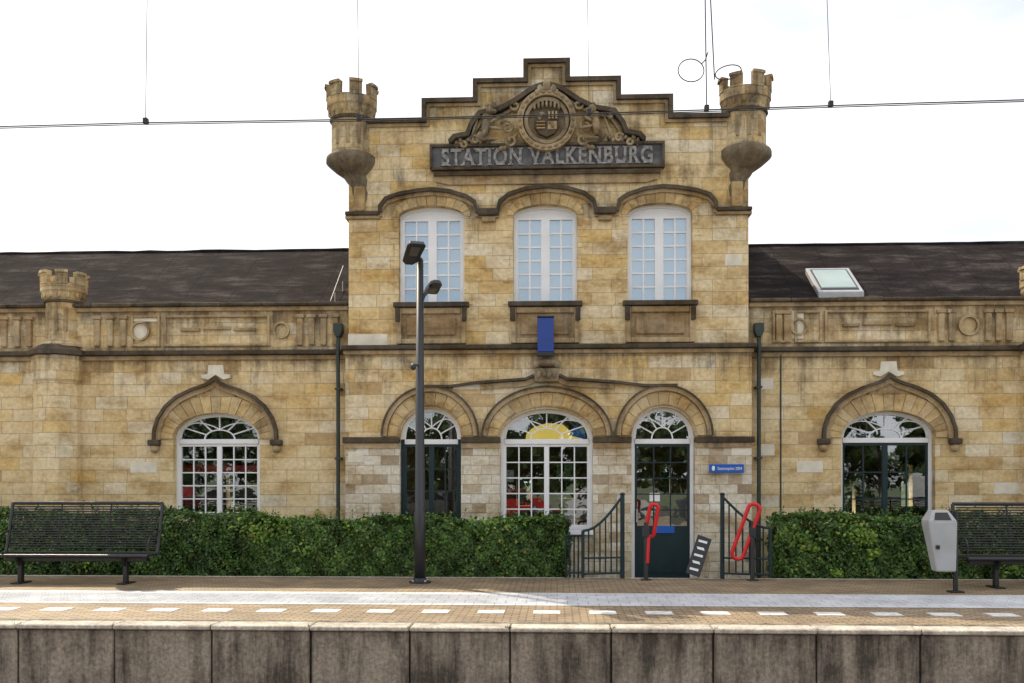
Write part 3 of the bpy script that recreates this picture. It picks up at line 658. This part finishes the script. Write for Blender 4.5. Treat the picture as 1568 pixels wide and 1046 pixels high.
# interior
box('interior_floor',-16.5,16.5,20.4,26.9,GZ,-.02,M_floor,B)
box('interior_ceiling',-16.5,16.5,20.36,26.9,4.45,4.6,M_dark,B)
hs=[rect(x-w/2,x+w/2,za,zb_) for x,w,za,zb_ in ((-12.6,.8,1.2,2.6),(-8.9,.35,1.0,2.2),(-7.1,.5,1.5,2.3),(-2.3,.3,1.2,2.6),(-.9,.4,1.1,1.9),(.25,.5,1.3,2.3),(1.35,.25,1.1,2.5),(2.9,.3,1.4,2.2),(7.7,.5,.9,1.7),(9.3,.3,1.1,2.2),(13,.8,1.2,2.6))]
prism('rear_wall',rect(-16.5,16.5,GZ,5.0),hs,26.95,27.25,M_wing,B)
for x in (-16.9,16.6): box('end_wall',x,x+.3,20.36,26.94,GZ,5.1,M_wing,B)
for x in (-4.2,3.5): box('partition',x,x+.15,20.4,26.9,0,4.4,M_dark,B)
boxes('white_panels',[(-1.05,-.9,20.7,20.72,1.75,2.0),(-.2,.4,20.9,20.92,.95,1.08)],M_white,B)  # added pieces standing in for the white seen in the glazing
boxes('red_pane_streak',[(-8.3,-6.2,20.7,20.8,1.98,2.10)],M_red,B)  # invented bar standing in for the red seen in the glazing
def emis(name,c,s):
    m=N(name); m.b.inputs['Base Color'].default_value=(*c,1); m.b.inputs['Emission Color'].default_value=(*c,1); m.b.inputs['Emission Strength'].default_value=s; return m.m
ya=20.5; x_=lambda u:X(u,ya)
prism('lit_yellow_arch',[(x_(804),zsp-.02),(x_(806),zsp+.14),(x_(818),zsp+.28),(x_(838),zsp+.36),(x_(862),zsp+.33),(x_(876),zsp+.16),(x_(890),zsp+.10),(x_(894),zsp-.02)],[],ya,ya+.03,emis('lit_yellow',(.95,.66,.14),.85),B)
prism('lit_blue_arch',[(x_(872),zsp+.10),(x_(897),zsp+.02),(x_(894),zsp+.20),(x_(880),zsp+.32)],[],ya-.05,ya-.02,emis('lit_blue',(.02,.14,.5),.25),B)
# ---------------------------------------------------------------- blue box sign, direction sign
bs=G('blue_box_sign',(XC,19.5,4.6))
x0,x1=X(823,19.5),X(848,19.5); z0,z1=Z(546,835,19.5),Z(487,835,19.5)
box('panel',x0,x1,19.42,19.52,z0+.08,z1,M_blue,bs,.015); box('panel_foot',x0-.01,x1+.01,19.40,19.54,z0,z0+.078,M_black,bs,.01)
box('panel_cap',x0-.01,x1+.01,19.40,19.54,z1+.002,z1+.03,M_black,bs,.008)
boxes('brackets',[(x0+.1,x1-.1,19.54,19.62,z0+.02,z0+.07),(x0+.1,x1-.1,19.54,19.75,z1-.1,z1-.05)],M_black,bs)
ds=G('direction_sign',(X(1110,YL),YL-.05,2.2))
x0,x1=X(1085,YL),X(1138,YL); z0,z1=Z(724,1110,YL),Z(711,1110,YL)
box('plate',x0,x1,YL-.08,YL-.045,z0,z1,M_bluesign,ds,.006); boxes('standoffs',[(x0+.05,x0+.09,YL-.045,YL,z0+.05,z0+.1),(x1-.09,x1-.05,YL-.045,YL,z0+.05,z0+.1)],M_grey,ds)
tc=bpy.data.curves.new('t','FONT'); tc.body='Stationsplein 2004'; tc.size=.085; tc.extrude=.002
to=bpy.data.objects.new('t',tc); S.collection.objects.link(to); dg=bpy.context.evaluated_depsgraph_get(); me=bpy.data.meshes.new_from_object(to.evaluated_get(dg)); bpy.data.objects.remove(to)
wt=max(q.co.x for q in me.vertices); me.transform(Matrix.Translation((x0+.16,YL-.082,z0+.055))@Matrix.Rotation(math.pi/2,4,'X')@Matrix.Diagonal(((x1-x0-.2)/wt,1,1,1)))
finish('lettering',me,M_white,ds); blobs('pictogram',[(x0+.08,YL-.083,z0+.085,.03,.004,.05,0)],M_white,ds)
# ---------------------------------------------------------------- hedges
def leaves(nm,P,Nn,r,wx,wy,mat,g):
    n=len(P); t=r.normal(0,1,(n,3)); t-=Nn*(t*Nn).sum(1)[:,None]; t/=np.linalg.norm(t,axis=1)[:,None]; b=np.cross(Nn,t)
    s=r.uniform(.6,1.3,n)[:,None]
    V=np.empty((n,4,3)); V[:,0]=P-t*wy*s; V[:,1]=P+b*wx*s+Nn*.006; V[:,2]=P+t*wy*s; V[:,3]=P-b*wx*s+Nn*.006
    me=bpy.data.meshes.new(nm+'_leaves'); me.vertices.add(4*n); me.vertices.foreach_set('co',V.reshape(-1)); me.loops.add(4*n); me.loops.foreach_set('vertex_index',np.arange(4*n,dtype=np.int32))
    me.polygons.add(n); me.polygons.foreach_set('loop_start',np.arange(0,4*n,4,dtype=np.int32)); me.update(calc_edges=True); me.validate()
    return finish(nm+'_leaves',me,mat,g)
def hedge(name,x0,x1,y0,y1,z1,n,mat,z0=-.15,seed=0,ls=1.0,spots=()):
    g=G(name,((x0+x1)/2,(y0+y1)/2,z0)); r=np.random.default_rng(seed)
    def bump_(x,z): return .06*np.sin(x*2.3+seed)+.045*np.sin(x*5.1+z*4)+.035*np.sin(x*9.7-z*7+1)+.03*np.sin(x*17+z*13)
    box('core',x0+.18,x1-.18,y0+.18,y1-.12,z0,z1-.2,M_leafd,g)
    Af=(x1-x0)*(z1-z0); At=(x1-x0)*(y1-y0); Ae=(y1-y0)*(z1-z0); T=Af*1.6+At+2*Ae
    nf=int(n*Af*1.6/T); nt=int(n*At/T); ne=(n-nf-nt)//2
    P=[];Nn=[]
    x=r.uniform(x0,x1,nf); z=z0+(z1-z0)*r.uniform(0,1,nf); P.append(np.c_[x,y0+bump_(x,z)+np.abs(r.normal(0,.07,nf)) +.10*np.maximum(0,(z-z1+.15)/.15)**2,z]); Nn.append(np.tile([0,-1,.35],(nf,1)))
    x=r.uniform(x0,x1,nt); y=r.uniform(y0,y1,nt); P.append(np.c_[x,y,z1+bump_(x,y)*.8-np.abs(r.normal(0,.04,nt))+(r.random(nt)<.06)*r.uniform(0,.1,nt)]); Nn.append(np.tile([0,-.2,1],(nt,1)))
    for s,xx in ((-1,x0),(1,x1)):
        y=r.uniform(y0,y1,ne); z=r.uniform(z0,z1,ne); P.append(np.c_[xx-s*np.abs(r.normal(0,.05,ne))+s*bump_(y*2,z),y,z]); Nn.append(np.tile([s,-.2,.2],(ne,1)))
    P=np.vstack(P); Nn=np.vstack(Nn)+r.normal(0,.6,(len(P),3)); Nn/=np.linalg.norm(Nn,axis=1)[:,None]
    leaves(name,P,Nn,r,.021*ls,.034*ls,mat,g)
    PP=[];NN=[]
    for (sx_,sz_,rad,m) in spots:
        for i in range(m): PP.append((sx_+r.normal(0,rad),y0-.05+bump_(sx_,sz_)+r.normal(0,.03),min(z1+.03,sz_+r.normal(0,rad*.7)))); NN.append((r.normal(0,.5),-1,r.normal(.3,.5)))
    if PP:
        NN=np.array(NN); NN/=np.linalg.norm(NN,axis=1)[:,None]; leaves('yellow_growth',np.array(PP),NN,r,.024,.038,M_leaf2,g)
    v=[];ff=[];PP=[];NN=[]
    for i in range(int((x1-x0)*9)):
        x=r.uniform(x0+.1,x1-.1); y=r.uniform(y0+.1,y1-.1); h=r.uniform(.06,.24); dx,dy=r.normal(0,.05,2)
        k=len(v); w=.003; v+=[(x-w,y,z1-.05),(x+w,y,z1-.05),(x+dx+w*.4,y+dy,z1+h),(x+dx-w*.4,y+dy,z1+h)]; ff.append((k,k+1,k+2,k+3))
        for j in range(6):
            t=r.uniform(.3,1); PP.append((x+dx*t+r.normal(0,.014),y+dy*t+r.normal(0,.014),z1-.05+(h+.05)*t)); NN.append(r.normal(0,1,3))
    mesh('shoots',v,ff,mat,g); NN=np.array(NN); NN/=np.linalg.norm(NN,axis=1)[:,None]
    leaves('shoot_leaves',np.array(PP),NN,r,.016,.03,M_leaf2 if seed==2 else mat,g)
    return g
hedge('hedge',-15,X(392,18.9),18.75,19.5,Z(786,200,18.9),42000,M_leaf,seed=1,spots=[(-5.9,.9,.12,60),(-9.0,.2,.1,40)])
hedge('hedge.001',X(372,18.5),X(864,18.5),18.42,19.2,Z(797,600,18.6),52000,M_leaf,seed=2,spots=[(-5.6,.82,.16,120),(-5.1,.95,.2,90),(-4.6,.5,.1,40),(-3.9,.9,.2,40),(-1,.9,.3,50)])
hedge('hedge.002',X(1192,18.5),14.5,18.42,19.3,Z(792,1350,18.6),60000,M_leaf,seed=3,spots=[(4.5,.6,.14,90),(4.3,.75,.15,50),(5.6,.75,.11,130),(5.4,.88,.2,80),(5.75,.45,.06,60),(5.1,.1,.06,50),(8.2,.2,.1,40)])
# ---------------------------------------------------------------- street lamp
yl=17.24; lx=X(643,yl); lg=G('street_lamp',(lx,yl,0))
zt=Z(398,645,yl)
lathe('pole',[(.10,.02),(.10,1.2),(.085,1.25),(.06,zt)],lx,yl,M_lampm,lg,20,True)
lathe('base_flange',[(.19,0),(.19,.025),(.12,.03),(.11,.08)],lx,yl,M_lampm,lg,20)
blobs('base_bolts',[(lx+.15*math.cos(a),yl+.15*math.sin(a),.035,.02,.02,.02,0) for a in (.8,2.4,3.9,5.5)],M_grey,lg)
def head(cx,cy,cz,w,l,ang,yaw,nm):
    hw,hl=w/2,l/2
    pts=[(-hw,-hl*.8),(-hw*.8,-hl),(hw*.8,-hl),(hw,-hl*.8),(hw*.85,hl*.7),(hw*.4,hl),(-hw*.4,hl),(-hw*.85,hl*.7)]
    n=len(pts); v=[(a,b,-.03) for a,b in pts]+[(a*.9,b*.9,.045) for a,b in pts]
    f=[tuple(range(n-1,-1,-1)),tuple(range(n,2*n))]+[(i,(i+1)%n,n+(i+1)%n,n+i) for i in range(n)]
    M=Matrix.Translation((cx,cy,cz))@Matrix.Rotation(yaw,4,'Z')@Matrix.Rotation(ang,4,'X')
    bev(mesh(nm,[M@Vector(q) for q in v],f,M_lampm,lg),.01)
    v=[(-hw*.5,-hl*.7,-.034),(hw*.5,-hl*.7,-.034),(hw*.45,hl*.1,-.034),(-hw*.45,hl*.1,-.034)]
    mesh(nm+'_led_panel',[M@Vector(q) for q in v],[(0,3,2,1)],plain(nm+'_led',(.10,.10,.10),.4),lg)
h1=(X(634,yl-.3),yl-.42,Z(388,634,yl-.4)); h2=(X(664,yl+.3),yl+.3,Z(440,664,yl+.3))
head(*h1,.32,.74,math.radians(-16),math.radians(20),'head_front'); head(*h2,.26,.55,math.radians(10),math.radians(200),'head_rear')
tube('arm_front',[(lx,yl,zt-.25),(lx+.02,yl-.05,zt-.02),(h1[0]+.03,h1[1]+.25,h1[2]+.0)],.045,M_lampm,lg,smoothc=True)
tube('arm_rear',[(lx,yl,Z(470,645,yl)),(lx+.06,yl+.05,Z(452,645,yl)),(h2[0]-.03,h2[1]-.1,h2[2])],.035,M_lampm,lg,smoothc=True)
tube('camera_bracket',[(lx,yl-.05,Z(560,640,yl)),(lx-.09,yl-.1,Z(560,640,yl))],.02,M_lampm,lg); blobs('small_camera',[(lx-.1,yl-.12,Z(563,640,yl),.05,.06,.06,0)],M_lampm,lg)
# ---------------------------------------------------------------- benches
def bench(name,x0,x1,y,legs):
    g=G(name,((x0+x1)/2,y,0)); zs_=.50; zt=Z(771,120,y)
    fr=y-.30; bk=y+.10; bt=y+.32
    for k in range(11):
        t=k/10; yy=fr+(bk-fr)*t; tube('seat_slat',[(x0+.06,yy,zs_-.02*math.sin(t*3.14)),(x1-.06,yy,zs_-.02*math.sin(t*3.14))],.013,M_black,g,res=1)
    nb=19
    for k in range(nb):
        t=(k+.5)/nb; tube('back_slat',[(x0+.05,bk+(bt-bk)*t,zs_+.08+(zt-zs_-.08)*t),(x1-.05,bk+(bt-bk)*t,zs_+.08+(zt-zs_-.08)*t)],.014,M_black,g,res=1)
    tube('front_rail',[(x0,fr-.02,zs_-.01),(x1,fr-.02,zs_-.01)],.028,M_black,g); tube('top_rail',[(x0,bt,zt),(x1,bt,zt)],.03,M_black,g)
    tube('rear_rail',[(x0,bk,zs_+.02),(x1,bk,zs_+.02)],.022,M_black,g)
    for xx in (x0,x1):
        tube('side_frame',[(xx,bt,zt),(xx,bk+.03,zs_+.12),(xx,bk-.03,zs_),(xx,fr,zs_)],.03,M_black,g,smoothc=True)
        tube('armrest',[(xx,bk+.1,zs_+.4),(xx,fr+.06,zs_+.3),(xx,fr,zs_+.22),(xx,fr,zs_)],.016,M_black,g,smoothc=True)
    for t in (.33,.66):
        xx=x0+(x1-x0)*t
        tube('back_rib',[(xx,bt+.012,zt),(xx,bk+.012,zs_+.05)],.014,M_black,g)
        tube('seat_rib',[(xx,fr,zs_-.025),(xx,bk,zs_-.025)],.014,M_black,g)
    box('beam',x0+.1,x1-.1,y-.13,y-.03,zs_-.12,zs_-.05,M_black,g,.01)
    for xx in legs:
        box('leg',xx-.035,xx+.035,y-.13,y-.03,.02,zs_-.12,M_black,g,.006); box('foot',xx-.08,xx+.08,y-.28,y+.14,0,.02,M_black,g,.005)
        mesh('leg_bracket',[(xx-.02,fr+.02,zs_-.03),(xx+.02,fr+.02,zs_-.03),(xx+.02,bk,zs_-.03),(xx-.02,bk,zs_-.03),(xx-.02,y-.13,zs_-.2),(xx+.02,y-.13,zs_-.2),(xx+.02,y-.03,zs_-.2),(xx-.02,y-.03,zs_-.2)],[(0,1,2,3),(7,6,5,4),(0,4,5,1),(1,5,6,2),(2,6,7,3),(3,7,4,0)],M_black,g)
yb=16.95
bench('park_bench',X(5,yb),X(238,yb),yb,[X(36,yb),X(196,yb)])
w_=X(238,yb)-X(5,yb); xb=X(1470,yb)
bench('park_bench.001',xb,xb+w_,yb,[xb+.55,xb+w_-.5])
# ---------------------------------------------------------------- litter bin
ybn=16.1; lb=G('litter_bin',(X(1440,ybn),ybn,0)); z=lambda v_:Z(v_,1440,ybn)
xa,xb_,xc_,xd=X(1415,ybn),X(1448,ybn),X(1459,ybn),X(1430,ybn)
v=[(xd,ybn-.12,z(875)),(xc_+.01,ybn-.12,z(875)),(xc_+.01,ybn+.12,z(875)),(xd,ybn+.12,z(875)),(xa,ybn-.19,z(797)),(xc_,ybn-.19,z(797)),(xc_,ybn+.17,z(797)),(xa,ybn+.17,z(797))]
bev(mesh('body',v,BF,M_grey,lb),.03,3)
v=[(xa,ybn-.19,z(798)),(xc_,ybn-.19,z(798)),(xc_,ybn+.17,z(798)),(xa,ybn+.17,z(798)),(xa+.10,ybn-.08,z(781)),(xc_-.10,ybn-.08,z(781)),(xc_-.10,ybn+.13,z(781)),(xa+.10,ybn+.13,z(781))]
bev(mesh('hood',v,BF,M_grey,lb),.02)
mesh('opening',[(xa+.09,ybn-.182,z(796)),(xc_-.09,ybn-.182,z(796)),(xc_-.13,ybn-.115,z(784.5)),(xa+.13,ybn-.115,z(784.5))],[(0,1,2,3)],M_black,lb)
tube('post',[(xc_+.06,ybn+.05,0),(xc_+.06,ybn+.05,z(783))],.04,M_black,lb); box('post_foot',xc_-.05,xc_+.17,ybn-.05,ybn+.15,0,.02,M_black,lb,.005)
boxes('post_brackets',[(xc_-.03,xc_+.05,ybn+.02,ybn+.08,z(810),z(805)),(xc_-.05,xc_+.05,ybn+.02,ybn+.08,z(855),z(850))],M_black,lb)
box('lock',xa+.12,xa+.17,ybn-.2,ybn-.165,z(840),z(834),M_black,lb)
# ---------------------------------------------------------------- gates
def gate(name,xp,xe,yp,ye,zt_post,zt_end):
    g=G(name,(xp,yp,0)); d=Vector((xe-xp,ye-yp,0)); n=7
    tube('gate_post',[(xp,yp,0),(xp,yp,zt_post+.02)],.04,M_teal,g); blobs('post_cap',[(xp,yp,zt_post+.04,.05,.05,.03,0)],M_teal,g)
    tube('end_post',[(xe,ye,.04),(xe,ye,zt_end)],.03,M_teal,g)
    top=[]
    for k in range(n+1):
        t=k/n; zt=zt_end+(zt_post-zt_end)*(1-math.sin(t*math.pi/2)); p=Vector((xp,yp,0))+d*t; top.append((p.x,p.y,zt))
        if 0<k<n: tube('bar',[(p.x,p.y,.1),(p.x,p.y,zt)],.014,M_teal,g,res=1)
    tube('top_rail',top,.024,M_teal,g); tube('bottom_rail',[(xp,yp,.1),(xe,ye,.1)],.022,M_teal,g); tube('mid_rail',[(xp,yp,.38),(xe,ye,.38)],.018,M_teal,g)
    return g
yg=18.18
gate('metal_gate',X(953,yg),X(893,17.75),yg,17.95,Z(760,953,yg),Z(812,893,yg))
gate('metal_gate.001',X(1106,yg),X(1183,17.75),yg,17.95,Z(760,1106,yg),Z(808,1183,yg))
fg=G('low_fence',(X(875,yg),yg,0))
a,b=X(866,yg),X(892,yg); zt_=Z(820,880,yg)
for k in range(5): tube('bar',[(a+(b-a)*k/4,yg,0),(a+(b-a)*k/4,yg,zt_)],.015,M_teal,fg,res=1)
tube('rail_top',[(a,yg,zt_),(b,yg,zt_)],.02,M_teal,fg); tube('rail_low',[(a,yg,.1),(b,yg,.1)],.018,M_teal,fg)
# ---------------------------------------------------------------- red tubular cycle barriers
def barrier(name,pts,post,y):
    g=G(name,(X(post[0],y),y,0))
    q=[(X(u,y+dy),y+dy,Z(v_,u,y+dy)) for u,v_,dy in pts]
    tube('loop',q,.036,M_red,g,closed=True)
    xp=X(post[0],y); tube('post',[(xp,y,0),(xp,y,Z(post[1],post[0],y))],.04,M_lampm,g); box('foot',xp-.09,xp+.09,y-.09,y+.09,0,.018,M_lampm,g,.004)
    box('hinge',xp-.055,xp+.055,y-.055,y+.055,Z(post[1]+22,post[0],y),Z(post[1]+8,post[0],y),M_lampm,g,.008)
def rr(cu,cv,w,h,tilt,n=8,dy=0.0):
    L=[]; r=w*.45
    for (sx_,sy_,a0) in ((1,1,0),(-1,1,90),(-1,-1,180),(1,-1,270)):
        for k in range(n):
            a=math.radians(a0+90*k/(n-1)); x=sx_*(w/2-r)+r*math.cos(a); y_=sy_*(h/2-r)+r*math.sin(a)
            c,s=math.cos(tilt),math.sin(tilt); L.append((cu+x*c-y_*s,cv+x*s+y_*c,dy+.1*y_/h))
    return L
barrier('red_barrier',rr(998,797,13,50,math.radians(10)),(989,800),17.9)
barrier('red_barrier.001',rr(1142,814,18,88,math.radians(20)),(1152,800),17.9)
gq=bpy.data.objects['red_barrier']
tube('lower_arm',[(X(993,17.9),17.88,Z(822,992,17.9)),(X(991,17.9),17.86,Z(862,991,17.9))],.03,M_red,type('q',(),{'o':gq,'loc':Vector(gq.location)})())
lbg=G('leaning_sign_board',(X(1070,18.05),18.05,0))
cx,cz_=X(1070,18.1),Z(853,1070,18.1)+.02; t=math.radians(20)
def rp(x,z_,dy): 
    return (cx+x*math.cos(t)+z_*math.sin(t),18.1+dy+z_*.25,cz_-x*math.sin(t)+z_*math.cos(t))
w,h=.13,.36
v=[rp(-w,-h,0),rp(w,-h,0),rp(w,-h,.03),rp(-w,-h,.03),rp(-w,h,0),rp(w,h,0),rp(w,h,.03),rp(-w,h,.03)]
mesh('board',v,BF,M_black,lbg)
for i in range(5):
    z0_=-.28+.13*i; e=.03*(i%2); mesh('white_bar',[rp(-.09+e,z0_,-.004),rp(.07,z0_+.012,-.004),rp(.07-e,z0_+.055,-.004),rp(-.09,z0_+.04,-.004)],[(0,1,2,3)],M_white,lbg)
# ---------------------------------------------------------------- overhead line
oh=G('overhead_wire',(0,8.6,5)); yo=8.6
def op(u,v_): return (X(u,yo),yo,Z(v_,u,yo))
cw=[(-300,202),(0,194),(222,188),(548,183),(840,176),(1080,168.5),(1270,162),(1568,153),(1900,143)]
tube('contact_wire',[op(*q) for q in cw],.0055,M_wire,oh)
tube('contact_wire_second',[(a,b+.04,c+.0) for a,b,c in [op(*q) for q in cw]],.0045,M_wire,oh)
cwv=lambda u: np.interp(u,[q[0] for q in cw],[q[1] for q in cw])
for u,ut in ((223,227),(550,546),(902,898),(1082,1078),(1094,1082),(1272,1262)):
    end=cwv(u) if u!=1094 else 122
    tube('dropper',[op(u,end),op(ut,-120)],.003 if u not in (1082,1094) else .0055,M_wire,oh,res=1)
    if u!=1094: box('clip',X(u,yo)-.02,X(u,yo)+.02,yo-.02,yo+.03,Z(cwv(u)+2,u,yo),Z(cwv(u)-7,u,yo),M_wire,oh,.005)
tube('wire_coil_a',[(X(1058,yo)+.11*math.cos(a/28*6.2832),yo+.03*math.sin(a/28*6.28),Z(108,1058,yo)+.11*math.sin(a/28*6.2832)) for a in range(28)],.005,M_wire,oh,closed=True)
tube('wire_coil_tail',[op(1074,98),op(1080,92),op(1084,80)],.005,M_wire,oh,smoothc=True)
tube('wire_coil_b',[(X(1115,yo)+.11*math.cos(a/28*6.2832),yo,Z(111,1115,yo)+.06*math.sin(a/28*6.2832)+.02*math.cos(a/28*6.2832)) for a in range(28)],.005,M_wire,oh,closed=True)
tube('messenger_wire',[(-40,yo,6.55),(40,yo,6.55)],.008,M_wire,oh)
# ---------------------------------------------------------------- parked cars, added unseen behind the near platform for reflections in the glazing
M_cglass=plain('car_glass',(.01,.012,.014),.08); M_tyre=plain('tyre',(.015,.015,.015),.8)
def car(name,x,y,col,van=False):
    g=G(name,(x,y,-.15)); m=plain(name+'_paint',col,.3,scale=2,var=.05)
    if van: body=[(-2.6,.3),(2.5,.3),(2.6,.8),(2.45,1.1),(1.9,1.25),(1.45,2.1),(1.2,2.25),(-2.5,2.25),(-2.6,2.0)]; win=[(1.75,1.3),(1.38,2.0),(.5,2.0),(.5,1.3)]; wh=(-1.7,1.7)
    else: body=[(-2.1,.3),(2.1,.3),(2.15,.65),(2.0,.85),(1.1,.97),(.45,1.42),(.1,1.5),(-1.2,1.5),(-1.75,1.2),(-2.1,.95)]; win=[(.95,.98),(.38,1.4),(-1.15,1.42),(-1.55,1.15),(-1.55,1.0)]; wh=(-1.35,1.35)
    T=lambda L:[(x+a,b-.15) for a,b in L]
    bev(prism('body',T(body),[],y-.85,y+.85,m,g),.05,3)
    prism('side_windows',T(win),[],y-.86,y+.86,M_cglass,g)
    for w0 in wh:
        for s in (-1,1): 
            prism('wheel',[(x+w0+.33*math.cos(i/18*6.2832),.18+.33*math.sin(i/18*6.2832)) for i in range(18)],[],y+s*.76-.11,y+s*.76+.12,M_tyre,g)
            prism('hub',[(x+w0+.19*math.cos(i/12*6.2832),.18+.19*math.sin(i/12*6.2832)) for i in range(12)],[],y+s*.76-.12,y+s*.76+.13,M_grey,g)
for nm,x,c,vn in (('parked_van',-20.5,(.35,.015,.015),True),('parked_car',-15.5,(.5,.5,.5),False),('parked_car.001',-6.0,(.05,.055,.06),False),('parked_car.002',-2.2,(.3,.012,.012),False),('parked_car.003',2.8,(.5,.5,.5),False),('parked_car.004',8.2,(.04,.05,.07),False),('parked_van.001',20,(.4,.4,.4),True),('parked_car.005',25.5,(.3,.012,.012),False)):
    car(nm,x,-9,c,vn)
# ---------------------------------------------------------------- trees
def treerow(name,x0,x1,y,h,n,seed):
    r=np.random.default_rng(seed); g=G(name,((x0+x1)/2,y,-.15)); P=[]
    x=x0
    while x<x1:
        hh=h*r.uniform(.75,1.15); rad=hh*.36
        tube('trunk',[(x,y,-.2),(x+r.normal(0,.1),y,hh*.6)],.14,M_bronze,g,res=1)
        for k in range(12):
            c=np.array([x+r.normal(0,rad*.5),y+r.normal(0,rad*.4),hh*.48+r.normal(0,hh*.2)]); m=n//12
            q=r.normal(0,1,(m,3)); q/=np.linalg.norm(q,axis=1)[:,None]; P.append(c+q*rad*.45*r.uniform(.6,1.05,m)[:,None])
        x+=rad*r.uniform(1.0,1.5)
    P=np.vstack(P); Nn=r.normal(0,1,(len(P),3)); Nn/=np.linalg.norm(Nn,axis=1)[:,None]
    leaves(name,P,Nn,r,.2,.3,M_tree,g)
treerow('tree_row',-32,32,-22,7.5,1100,4); treerow('tree_row.001',-25,25,46,4.2,500,9)  # first row added out of view to darken the window reflections
# ---------------------------------------------------------------- light, world, camera
el=math.radians(48.5); az=math.radians(-41)
sd=Vector((math.sin(az)*math.cos(el),math.cos(az)*math.cos(el),math.sin(el)))
sl=bpy.data.lights.new('sun','SUN'); sl.energy=5.0; sl.angle=math.radians(.5); sl.color=(1,.88,.68)
so=bpy.data.objects.new('sun',sl); S.collection.objects.link(so); so.rotation_euler=(-sd).to_track_quat('-Z','Y').to_euler(); so.location=sd*60
W=bpy.data.worlds.new('World'); S.world=W; W.use_nodes=True; nt=W.node_tree; bg=nt.nodes['Background']
sk=nt.nodes.new('ShaderNodeTexSky'); sk.sky_type='NISHITA'; sk.sun_disc=False; sk.sun_elevation=el; sk.sun_rotation=az; sk.dust_density=2.0; sk.air_density=1.0; sk.ozone_density=1.0
tcn=nt.nodes.new('ShaderNodeTexCoord'); mp=nt.nodes.new('ShaderNodeMapping'); mp.inputs['Scale'].default_value=(1.2,1.2,4.5); nt.links.new(tcn.outputs['Generated'],mp.inputs[0])
nz=nt.nodes.new('ShaderNodeTexNoise'); nz.inputs['Scale'].default_value=1.6; nz.inputs['Detail'].default_value=7; nz.inputs['Roughness'].default_value=.5; nt.links.new(mp.outputs[0],nz.inputs['Vector'])
cr=nt.nodes.new('ShaderNodeValToRGB'); cr.color_ramp.elements[0].position=.34; cr.color_ramp.elements[0].color=(.3,.3,.3,1); cr.color_ramp.elements[1].position=.6; cr.color_ramp.elements[1].color=(.95,.95,.95,1); nt.links.new(nz.outputs['Fac'],cr.inputs[0])
mxn=nt.nodes.new('ShaderNodeMix'); mxn.data_type='RGBA'; nt.links.new(cr.outputs[0],mxn.inputs[0]); nt.links.new(sk.outputs[0],mxn.inputs[6]); mxn.inputs[7].default_value=(10.2,10.1,10.1,1)
nt.links.new(mxn.outputs[2],bg.inputs[0]); bg.inputs[1].default_value=.15
cd=bpy.data.cameras.new('camera'); co=bpy.data.objects.new('camera',cd); S.collection.objects.link(co); S.camera=co
co.location=(0,0,CH); co.rotation_euler=(math.pi/2,0,A); cd.lens=35; cd.sensor_width=36; cd.shift_y=(737-523)/1568; cd.clip_end=4000; cd.clip_start=.05
S.view_settings.view_transform='Standard'; S.view_settings.look='None'; S.view_settings.exposure=0
